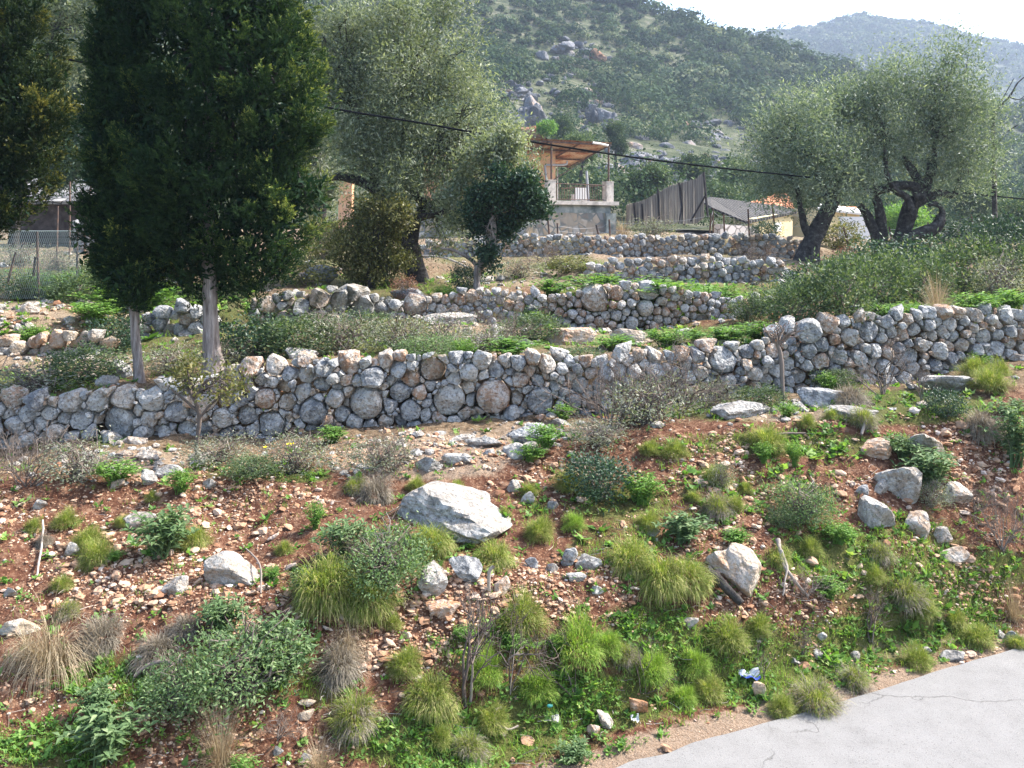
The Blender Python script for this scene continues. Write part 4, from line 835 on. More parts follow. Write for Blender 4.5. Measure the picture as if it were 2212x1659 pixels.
part('brace', MB().add(*bar(P(1492, 478, 37.6), P(1524, 422, 37.2), .04, 6)), 'darkiron', scr)
part('brace', MB().add(*bar(P(1466, 484, 39.4), P(1474, 440, 39.6), .03, 6)), 'darkiron', scr)
# thin stake fence along the upper terrace wall
stf = empty('stake_fence', P(1500, 512, 27.5), 'straggling fence of thin rusty stakes along the upper wall', 'fence')
tops = []
for (x0, y0, x1, y1, yy) in [(1183, 466, 1189, 512, 28), (1204, 482, 1206, 516, 27.5), (1288, 486, 1300, 516, 28), (1316, 474, 1320, 520, 28), (1413, 473, 1415, 518, 27.5), (1536, 460, 1531, 518, 27.5), (1540, 450, 1541, 500, 28), (1563, 462, 1567, 510, 28), (1616, 452, 1620, 512, 28), (1668, 442, 1680, 520, 28), (1731, 462, 1746, 515, 28), (1822, 490, 1838, 528, 28), (1921, 490, 1930, 520, 28), (2004, 480, 2016, 540, 28), (2097, 463, 2128, 545, 27)]:
    part('stake', MB().add(*bar(P(x1, y1 + 25, yy), P(x0, y0, yy), .028, 5)), 'iron', stf); tops.append((P(x0, y0 + 6, yy), P((x0 + x1) / 2, (y0 + y1) / 2, yy)))
mb = MB()
for (a0, a1), (b0, b1) in zip(tops[:-1], tops[1:]):
    for q0, q1 in ((a0, b0), (a1, b1)):
        mid_ = (q0 + q1) / 2 - [0, 0, .06]; mb.add(*tube(np.array([q0, mid_, q1]), .004, 3))
part('wire', mb, 'pipe', stf)

# ------------------------------------------------------------------ yellow house, grey lean-to roof, jointed wall
k = NT('grey_roof_tiles'); mp = k.n('Mapping'); k.l(k.pos(), mp.inputs[0]); wv = k.n('TexWave', Scale=1.6, Distortion=1.5); k.l(mp.outputs[0], wv.inputs['Vector']); c = k.ramp(k.math('ADD', k.math('MULTIPLY', wv.outputs['Fac'], .4), k.math('MULTIPLY', k.noise(4, 6), .6)), [(.40, (.02, .02, .021)), (.54, (.055, .053, .051)), (.7, (.14, .13, .12))]); M['greyroof'] = k.base(c, .9, .1)
k = NT('orange_roof_tiles'); c = k.ramp(k.noise(3, 5), [(.3, (.42, .15, .07)), (.7, (.62, .30, .18))]); M['tiles'] = k.base(c, .85, .15)
yh = empty('yellow_house', P(1650, 515, 52), 'cream yellow house with grey and orange roofs behind the right olives', 'house')
def quad(pts, th=.12):
    a = np.array(pts, float); n_ = unit(np.cross(a[1] - a[0], a[3] - a[0])); Vv = np.concatenate([a, a - n_ * th]); return Vv, np.array([[0, 1, 2, 3], [7, 6, 5, 4], [0, 4, 5, 1], [1, 5, 6, 2], [2, 6, 7, 3], [3, 7, 4, 0]])
zg = float(height(np.array([14.]), np.array([50.]))[0])
part('wall', MB().add(*quad([P(1626, 505, 47) * [1, 1, 0] + [0, 0, zg], P(1712, 505, 50) * [1, 1, 0] + [0, 0, zg], [*P(1712, 0, 50)[:2], P(0, 458, 50)[2]], [*P(1626, 0, 47)[:2], P(0, 472, 47)[2]]], .3)), 'cream', yh)
part('roof', MB().add(*quad([P(1612, 478, 46.2), P(1722, 456, 50), P(1690, 445, 55), P(1535, 425, 56)], .14)).add(*quad([P(1538, 448, 46.5), P(1612, 478.5, 46.1), P(1535, 425.4, 56), P(1500, 424, 56)], .1)), 'greyroof', yh)
tl = MB()
ra, rb, rc, rd = P(1618, 440, 56), P(1720, 462, 55), P(1700, 420, 59), P(1672, 424, 60)
tl.add(*quad([ra, rb, rc, rd], .15))
for i in range(13):
    f = (i + .5) / 13; tl.add(*tube(np.array([ra + (rb - ra) * f, rd + (rc - rd) * f]) + [0, -.02, .05], .10, 6), .5)
part('tiled_roof', tl, 'tiles', yh)
gx0, gx1 = 1775, 1857
part('annex_wall', MB().add(*quad([[*P(gx0, 0, 50)[:2], zg - .5], [*P(gx1, 0, 52)[:2], zg - .5], [*P(gx1, 0, 52)[:2], P(0, 458, 52)[2]], [*P(gx0, 0, 50)[:2], P(0, 448, 50)[2]]], 3.0)), 'cream', yh)
part('annex_eave', MB().add(*quad([P(gx0 - 8, 449, 49.5), P(gx1 + 12, 461, 51.6), P(gx1 + 14, 452, 53), P(gx0 - 6, 440, 51.5)], .12)), 'white', yh)
part('annex_roof', MB().add(*quad([P(gx0 + 30, 447, 52.2), P(gx1 + 8, 456, 53.2), P(gx1, 447, 58), P(gx0 + 20, 444, 58)], .12)), 'tiles', yh)
part('window', MB().add(*quad([P(1672, 500, 48.3), P(1688, 500, 48.8), P(1688, 480, 48.8), P(1672, 482, 48.3)], .05)), 'white', yh)
o = MB().add(*quad([[*P(1556, 0, 40)[:2], 2.8], [*P(1640, 0, 41)[:2], 2.8], P(1640, 490, 41), P(1556, 484, 40)], .4)).build('jointed_stone_wall', M['jointed'], loc=P(1600, 515, 40.4)); tag(o, 'short wall of pale stones with dark joints below the grey roof', 'wall')
o = MB().add(*box(P(1848, 492, 42), (1.4, .4, 1.0))).build('pale_block_wall', M['white'], loc=P(1848, 505, 42)); tag(o, 'scrap of white wall low behind the olive stems', 'wall')

# ------------------------------------------------------------------ old stone building and wire fence at left
k = NT('stone_slab_roof'); v1 = k.vor(3.4); ed = k.vor(3.4, 'DISTANCE_TO_EDGE'); sp = k.n('SeparateColor'); k.l(v1.outputs['Color'], sp.inputs[0]); c = k.ramp(sp.outputs[0], [(.1, (.13, .13, .135)), (.9, (.27, .26, .25))]); c = k.mix(k.ramp(ed.outputs['Distance'], [(.03, (1, 1, 1)), (.09, (0, 0, 0))]), c, (.04, .04, .04)); k.bump(ed.outputs['Distance'], .1, .6); M['slabs'] = k.base(c, .95, .1)
k = NT('dark_masonry'); c = k.ramp(k.noise(3, 7, .65), [(.35, (.035, .028, .026)), (.6, (.085, .07, .066)), (.75, (.2, .17, .15))]); M['darkmas'] = k.base(c, .95, .1)
ys_ = 34.0; zs = float(height(np.array([-16.]), np.array([ys_]))[0])
old = empty('stone_building', P(135, 500, ys_) * [1, 1, 0] + [0, 0, zs], 'low old building with a stone slab roof between the left cypresses', 'building')
xl, xr = P(20, 0, ys_)[0], P(212, 0, ys_)[0]; ze = P(0, 434, ys_)[2]
part('wall', MB().add(*box(((xl + xr) / 2, ys_ + 2, (zs + ze) / 2), (xr - xl, 4, ze - zs))), 'darkmas', old)
part('roof', MB().add(*quad([[xl - .2, ys_ - .35, ze - .02], [xr + .2, ys_ - .35, ze - .02], [xr + .2, ys_ + 2.2, ze + .95], [xl - .2, ys_ + 2.2, ze + .95]], .12)).add(*quad([[xl - .2, ys_ + 4.4, ze], [xl - .2, ys_ + 2.2, ze + .95], [xr + .2, ys_ + 2.2, ze + .95], [xr + .2, ys_ + 4.4, ze]], .12)), 'slabs', old)
xc = P(163, 0, ys_)[0]; part('chimney', MB().add(*box((xc, ys_ + 2.0, ze + 1.1), (.3, .3, .7))).add(*box((xc, ys_ + 2.0, ze + 1.49), (.38, .38, .07))), 'white', old)
SM = stone_seeds([(165, 480), (205, 478)], [(165, 550), (205, 550)], (3.5, 7), R(71), [], 165, 206, 1, .8, 2500)
dry_wall(SM, lambda x: 28.0, 'stub of masonry wall in front of the old stone building', R(72), name='masonry_wall', nparts=0, mat='stone_far', level=2, amp=.05, filler='stones', thick=2.5)
# chain link
k = NT('galvanised_wire'); M['wire'] = k.base((.34, .40, .38), .5, .4)
fy = float(G(60, 646)[1]); fen = empty('wire_fence', G(60, 646), 'chain link wire fence with rusty stakes at the left edge', 'fence')
mb = MB(); x0, x1 = P(-60, 0, fy)[0], P(170, 0, fy)[0]; z0, z1 = P(0, 646, fy)[2], P(0, 499, fy)[2]; nx, nz = 54, 22
cw = (x1 - x0) / nx; ch = (z1 - z0) / nz
for i in range(nx + 1):
    zz = np.linspace(z0, z1, nz + 1); xx = x0 + i * cw + cw * .5 * (np.arange(nz + 1) % 2); top = int(nz + 1)
    lowcut = 0 if x0 + i * cw < P(95, 0, fy)[0] else int(7 * (x0 + i * cw - P(95, 0, fy)[0]) / (x1 - P(95, 0, fy)[0])) + 1
    mb.add(*tube(np.stack([xx, np.full(nz + 1, fy), zz], -1)[lowcut:], .0032, 3))
    xx2 = x0 + i * cw - cw * .5 * (np.arange(nz + 1) % 2) + cw
    mb.add(*tube(np.stack([xx2, np.full(nz + 1, fy + .005), zz], -1)[lowcut:], .0032, 3))
mb.add(*bar((x0, fy, z1), (x1, fy, z1), .006, 4))
part('mesh', mb, 'wire', fen)
for (xa, ya, xb, yb_) in [(80, 500, 84, 640), (34, 545, 16, 600), (76, 555, 72, 585)]: part('stake', MB().add(*bar(P(xb, yb_ + 12, fy + .02), P(xa, ya, fy + .02), .022, 5)), 'iron', fen)
st2 = empty('stake_fence', P(166, 590, 19), 'row of tall thin stakes between the wire fence and the narrow cypress', 'fence')
for (xa, ya, xb, yb_, yy) in [(151, 392, 150, 545, 22), (184, 432, 182, 545, 22), (125, 445, 122, 570, 22), (167, 495, 166, 605, 18), (220, 545, 219, 602, 18), (197, 395, 184, 470, 22)]: part('stake', MB().add(*bar(P(xb, yb_ + 15, yy), P(xa, ya, yy), .022, 5)), 'iron', st2)
# cables
def cable(label, pts, r, mat):
    c = curve([P(*p) for p in pts], 60); o = MB().add(*tube(c, r, 6)).build('cable', M[mat], smooth=True, loc=c[0]); tag(o, label, 'cable')
k = NT('cable_black'); M['cable'] = k.base((.010, .011, .013), 1.0, .0)
cable('thick black overhead cable sloping down to the right across the olives', [(-260, 60, 14.5), (130, 125, 15.5), (690, 229, 17.3), (900, 264, 17.9), (1090, 297, 18.5), (1400, 344, 20.5), (1710, 379, 23.2), (1960, 403, 25.8), (2212, 430, 28), (2500, 455, 31)], .020, 'cable')
cable('thin pale wire glimpsed left of the narrow cypress', [(-200, 190, 17), (150, 222, 18), (190, 233, 18.2), (330, 260, 18.8)], .008, 'wire')
# ------------------------------------------------------------------ plant prototypes (unit size: 1 m wide), shared by their copies
def blade_arrays(base, az, el, L, w, droop, rng, seg=4, hang=None):
    n = len(base); V = []; p = base.copy(); e = el.copy(); step = L / seg
    side = np.stack([-np.sin(az), np.cos(az), np.zeros(n)], -1)
    for s in range(seg + 1):
        ww = (w * (1 - .85 * (s / seg) ** 1.5))[:, None]
        V.append(p - side * ww * .5); V.append(p + side * ww * .5)
        d = np.stack([np.cos(e) * np.cos(az), np.cos(e) * np.sin(az), np.sin(e)], -1); p = p + d * step[:, None]; e = e - droop / seg
    V = np.stack(V, 1); i = np.arange(n)[:, None] * (2 * (seg + 1)); j = np.arange(seg)[None] * 2
    Fq = np.stack([i + j, i + j + 1, i + j + 3, i + j + 2], -1).reshape(-1, 4)
    return V.reshape(-1, 3), Fq, seg
def tuft_mb(rng, n, h=.55, lean=(0, -.25), droop=1.5, w=.014, spread=.34, tmu=.5, brown=.2):
    r = np.sqrt(rng.uniform(0, 1, n)) * spread; a0 = rng.uniform(0, 6.283, n)
    base = np.stack([r * np.cos(a0), r * np.sin(a0), rng.uniform(-.05, .02, n)], -1)
    az = a0 + rng.normal(0, .6, n); dx = np.cos(az) + lean[0]; dy = np.sin(az) + lean[1]; az = np.arctan2(dy, dx)
    el = np.clip(1.5 - 1.15 * r / spread + rng.normal(0, .22, n), .1, 1.6)
    L = h * rng.uniform(.55, 1.25, n); dr = droop * rng.uniform(.5, 1.3, n)
    Vv, Fq, seg = blade_arrays(base, az, el, L, np.full(n, w) * rng.uniform(.6, 1.3, n), dr, rng)
    t = np.clip(rng.normal(tmu, .16, n) + np.where(rng.uniform(size=n) < brown, .35, 0), 0, 1)
    return MB().add(Vv, Fq, np.repeat(t, seg))
def cushion_mb(rng, n, L=.165, lean=(0, -.12), droop=1.5, w=.0085, dome=(.36, .30), tmu=.5, brown=.2, low=-.1):
    """a rounded cushion of grass: short blades standing out all over a low dome, older dry ones below"""
    d = sph(n, rng); d[:, 2] = np.abs(d[:, 2]) + low; d = unit(d); q = rng.uniform(.5, 1.05, n) * (1 + .6 * vnoise(d * 2.2 + rng.uniform(0, 50)))
    base = d * q[:, None] * np.array([dome[0], dome[0], dome[1]])
    o = unit(d + np.array([lean[0], lean[1], .35]) + rng.normal(0, .32, (n, 3)))
    az = np.arctan2(o[:, 1], o[:, 0]); el = np.arcsin(np.clip(o[:, 2], -1, 1))
    Vv, Fq, seg = blade_arrays(base, az, el, L * (rng.uniform(.4, 1.3, n) + .9 * (rng.uniform(size=n) < .06)), w * rng.uniform(.6, 1.4, n), droop * rng.uniform(.4, 1.4, n), rng, 3)
    t = np.clip(rng.normal(tmu, .17, n) + np.where(rng.uniform(size=n) < brown * (1.5 - d[:, 2]), .45, 0), 0, 1)
    return MB().add(Vv, Fq, np.repeat(t, seg))
def dome_mb(rng, n, per=10, L=.085, W=.03, h=.8, stems=14, ltint=(.45, .2), lump=.6, spread=.07, up=.4):
    """leafy shrub 1 m wide: leaves in clumps over a lumpy dome"""
    bl = [(np.array([rng.uniform(-.22, .22), rng.uniform(-.22, .22), h * rng.uniform(.3, .6)]), np.array([.28, .28, h * .38]) * rng.uniform(.7, 1.15)) for _ in range(8)] + [(np.array([0, 0, h * .4]), np.array([.38, .38, h * .42]))]
    return crown(bl, n, per, L, W, rng, spread, .35, lump, up, .5, ltint), bl
def stems_mb(bl, rng, n=10, r=.012, wob=.4, t=.45, over=1.15):
    mb = MB()
    for i in range(n):
        c, rad = bl[i % len(bl)]; q = c + rad * rng.uniform(-.5, .9, 3); q = q * np.array([1, 1, over])
        limbs(mb, np.array([rng.uniform(-.06, .06), rng.uniform(-.06, .06), -.04]), [q], r, rng, 8, wob, 4, .003, np.clip(t + rng.normal(0, .15), 0, 1))
    return mb
def plant_mb(rng, stems=16, h=.75, leaves=12, L=.16, W=.055, spread=.42, t=(.5, .17)):
    """leafy herb: rising stems with opposite leaves, drooping at the tip"""
    P0, D0, N0 = [], [], []; sm = MB()
    for s in range(stems):
        a = rng.uniform(0, 6.283); rr = spread * rng.uniform(.1, 1); top = np.array([math.cos(a) * rr, math.sin(a) * rr, h * rng.uniform(.55, 1.05) * (1 - .35 * (rr / spread) ** 2)])
        b0 = np.array([rng.uniform(-.1, .1), rng.uniform(-.1, .1), -.03]); c = curve([b0, b0 * .5 + top * .5 + [0, 0, .08], top], 8); Vv, Fq = tube(c, np.linspace(.010, .004, 8), 4); sm.add(Vv, Fq, .4)
        for l in range(leaves):
            f = .25 + .75 * (l / leaves) ** .8; p = np.array([np.interp(f * 7, np.arange(8), c[:, q]) for q in range(3)]); al = l * 2.4 + rng.uniform(-.5, .5)
            P0.append(p); D0.append([math.cos(al), math.sin(al), .55 - .5 * rng.uniform() + .5 * (f > .9)]); N0.append([.3 * rng.normal(), .3 * rng.normal(), 1])
    P0, D0, N0 = np.array(P0), unit(np.array(D0, float)), np.array(N0, float); n = len(P0); s = unit(np.cross(N0, D0)); Ls = (L * rng.uniform(.6, 1.25, n))[:, None]; Ws = (W * rng.uniform(.8, 1.2, n))[:, None]
    up = np.cross(D0, s); dr = np.array([0, 0, -1.])
    mid = P0 + D0 * Ls * .45; tip = P0 + D0 * Ls + dr * Ls * .25
    Vv = np.stack([P0, mid + s * Ws * .5 + [0, 0, .012], tip, mid - s * Ws * .5 + [0, 0, .012], mid], 1)
    i = np.arange(n)[:, None] * 5; Fq = np.concatenate([i + np.array([[0, 4, 1]]), i + np.array([[1, 4, 2]]), i + np.array([[2, 4, 3]]), i + np.array([[3, 4, 0]])])
    tt = np.clip(rng.normal(t[0], t[1], n), 0, 1); lm = MB().add(Vv.reshape(-1, 3), Fq, np.tile(tt, 4))
    return lm, sm
def twig_mb(rng, stems=5, h=1.0, gen=4, r=.022, ang=.5, t=.45, spread=.35, kink=.18):
    mb = MB()
    def grow(p, d, L, r_, g):
        n = 5; pth = [p]; dd = d
        for i in range(n - 1): dd = unit(dd + rng.normal(0, kink, 3) + [0, 0, .05]); pth.append(pth[-1] + dd * L / (n - 1))
        Vv, Fq = tube(np.array(pth), np.linspace(r_, r_ * .62, n), 5 if r_ > .012 else 4); mb.add(Vv, Fq, np.clip(t + rng.normal(0, .14), 0, 1))
        if g > 0:
            for q in range(rng.integers(2, 4)):
                k_ = rng.integers(2, n); grow(pth[k_], unit(dd + rng.normal(0, ang, 3)), L * rng.uniform(.5, .85), r_ * .58, g - 1)
    for s in range(stems): grow(np.array([rng.uniform(-.05, .05), rng.uniform(-.05, .05), -.05]), unit(np.array([rng.normal(0, spread), rng.normal(0, spread), 1])), h * rng.uniform(.3, .45), r * rng.uniform(.6, 1), gen)
    return mb
PROTO = {}
def proto(kind, var, make):
    if (kind, var) not in PROTO: PROTO[(kind, var)] = make(R(1000 + 37 * var + sum(map(ord, kind))))
    return PROTO[(kind, var)]
def detach(o):                                   # keep only the mesh of a freshly built object
    me = o.data; bpy.data.objects.remove(o); return me
def mk(mb, nm, mat, smooth=False): return detach(mb.build(nm, M[mat], None, smooth))
KIND = {
 'tuft': lambda r: [('blades', mk(cushion_mb(r, 3600), 'grass_tuft', 'grass'))],
 'bright': lambda r: [('blades', mk(cushion_mb(r, 3400, .15, (0, -.1), 1.3, .0095, (.37, .31), .5, .12), 'grass_tuft', 'brightgrass'))],
 'hang': lambda r: [('blades', mk(cushion_mb(r, 4200, .175, (0, -.35), 2.0, .009, (.34, .28), .48, .3, -.4), 'grass_tuft', 'grass'))],
 'straw': lambda r: [('blades', mk(tuft_mb(r, 420, .95, (0, -.7), 2.3, .011, .28, .5, .3), 'dry_tuft', 'straw'))],
 'strawup': lambda r: [('blades', mk(tuft_mb(r, 520, .85, (0, -.1), .9, .011, .26, .45, .3), 'dry_tuft', 'straw'))],
 'greytuft': lambda r: [('blades', mk(cushion_mb(r, 2600, .24, (0, -.35), 1.9, .0085, (.30, .27), .45, .2, -.3), 'dry_tuft', 'greystraw'))],
 'mixtuft': lambda r: [('green_blades', mk(cushion_mb(r, 2300), 'tuft_blades', 'grass')), ('dry_blades', mk(cushion_mb(r, 1500, .22, (0, -.3), 2.0, .009, (.36, .26), .45, .2, -.35), 'dry_blades', 'greystraw'))],
}
def shrubkind(mat, n, per, L, W, h, ns, over, tint, tw='twig', sr=.012):
    def f(r):
        m, bl = dome_mb(r, n, per, L, W, h, ltint=tint); return [('foliage', mk(m, 'shrub_foliage', mat)), ('stems', mk(stems_mb(bl, r, ns, sr, .5, .5, over), 'shrub_stems', tw, True))]
    return f
KIND['maquis'] = shrubkind('maquis', 640, 10, .058, .025, .8, 12, 1.1, (.45, .2))
KIND['darkshrub'] = shrubkind('broad', 620, 10, .060, .028, .85, 12, 1.15, (.4, .18))
KIND['greyshrub'] = shrubkind('greyshrub', 420, 8, .045, .017, .75, 46, 1.35, (.5, .2), sr=.007)
KIND['sageshrub'] = shrubkind('sage', 800, 10, .045, .017, .75, 60, 1.35, (.5, .18))
KIND['yellowshrub'] = shrubkind('yellowbush', 420, 9, .07, .03, .8, 12, 1.1, (.5, .2))
KIND['russet'] = shrubkind('russet', 360, 9, .06, .022, .8, 24, 1.1, (.5, .2))
KIND['herb'] = lambda r: (lambda a: [('leaves', mk(a[0], 'plant_leaves', 'herb')), ('stems', mk(a[1], 'plant_stems', 'herb'))])(plant_mb(r, 36, .7, 14, .115, .040))
KIND['sage'] = lambda r: (lambda a: [('leaves', mk(a[0], 'plant_leaves', 'sage')), ('stems', mk(a[1], 'plant_stems', 'sage'))])(plant_mb(r, 34, .75, 15, .135, .044))
KIND['twig'] = lambda r: [('stems', mk(twig_mb(r, 6, 1.0, 4, .016, .45, .45, .45), 'twigs', 'twig', True))]
KIND['darktwig'] = lambda r: [('stems', mk(twig_mb(r, 4, 1.1, 4, .017, .5, .35, .35), 'twigs', 'twig', True))]
KIND['brush'] = lambda r: [('stems', mk(twig_mb(r, 15, 1.0, 4, .011, .4, .45, .6), 'twigs', 'twig', True))]
NAMES = {'tuft': ('grass_tuft', 'grass tuft'), 'bright': ('grass_tuft', 'grass tuft'), 'hang': ('grass_tuft', 'grass tuft'), 'straw': ('dry_grass_tuft', 'grass tuft'), 'strawup': ('dry_grass_tuft', 'grass tuft'), 'greytuft': ('dry_grass_tuft', 'grass tuft'), 'mixtuft': ('grass_tuft', 'grass tuft'),
         'maquis': ('shrub', 'shrub'), 'darkshrub': ('shrub', 'shrub'), 'greyshrub': ('shrub', 'shrub'), 'sageshrub': ('sage_shrub', 'shrub'), 'yellowshrub': ('shrub', 'shrub'), 'russet': ('dry_shrub', 'shrub'), 'herb': ('leafy_plant', 'plant'), 'sage': ('sage_plant', 'plant'), 'twig': ('bare_shrub', 'shrub'), 'darktwig': ('bare_sapling', 'sapling'), 'brush': ('bare_shrub', 'shrub')}
GROUPS = {'grass tuft': 'grass tufts on the slope', 'shrub': 'shrubs on the terraces', 'plant': 'leafy plants on the slope', 'sapling': 'bare saplings on the slope'}
cnt = {}
def plant(kind, px, py, w, h, label, lean=0.0, Y=None, rot=None):
    """a plant of the kind whose foot is seen at (px, py), w and h picture pixels wide and high"""
    var = cnt.get(kind, 0); cnt[kind] = var + 1
    parts = proto(kind, var % 4, KIND[kind])
    g = G(px, py) if Y is None else P(px, py, Y)
    cush = kind in ('tuft', 'bright', 'hang', 'mixtuft', 'greytuft'); kf = .86 if cush else (1.1 if 'twig' in kind else 1.0 if kind[:5] == 'straw' else .88 if py > 1000 else 1.0); sw, sh = kf * w / F * g[1], kf * h / F * g[1]
    allz = max(zmax(me) for _, me in parts); allx = max(xext(me) for _, me in parts)
    nm, cat = NAMES[kind]; rr = R(int(px * 7 + py)); sx = sw / allx
    if len(parts) == 1:
        root = bpy.data.objects.new(nm, parts[0][1]); COL.objects.link(root)
    else:
        root = empty(nm)
        for pn, me in parts:
            o = bpy.data.objects.new(pn, me); COL.objects.link(o); o.parent = root
    root.location = [float(c) for c in g]; root.scale = (sx, sx, float(np.clip(sh / allz, .3 * sx, (1.25 if cush else 2.4) * sx)))
    root.rotation_euler = (0, lean, rr.uniform(-.7, .7) if rot is None else rot)
    return tag(root, label, cat, GROUPS[cat])
_Z = {}
def _ext(me):
    if me.name not in _Z:
        a = np.empty(len(me.vertices) * 3, np.float32); me.vertices.foreach_get('co', a); a = a.reshape(-1, 3)
        _Z[me.name] = (float(np.percentile(a[:, 2], 99)), float(np.percentile(a[:, 0], 98) - np.percentile(a[:, 0], 2)))
    return _Z[me.name]
def zmax(me): return _ext(me)[0]
def xext(me): return _ext(me)[1]
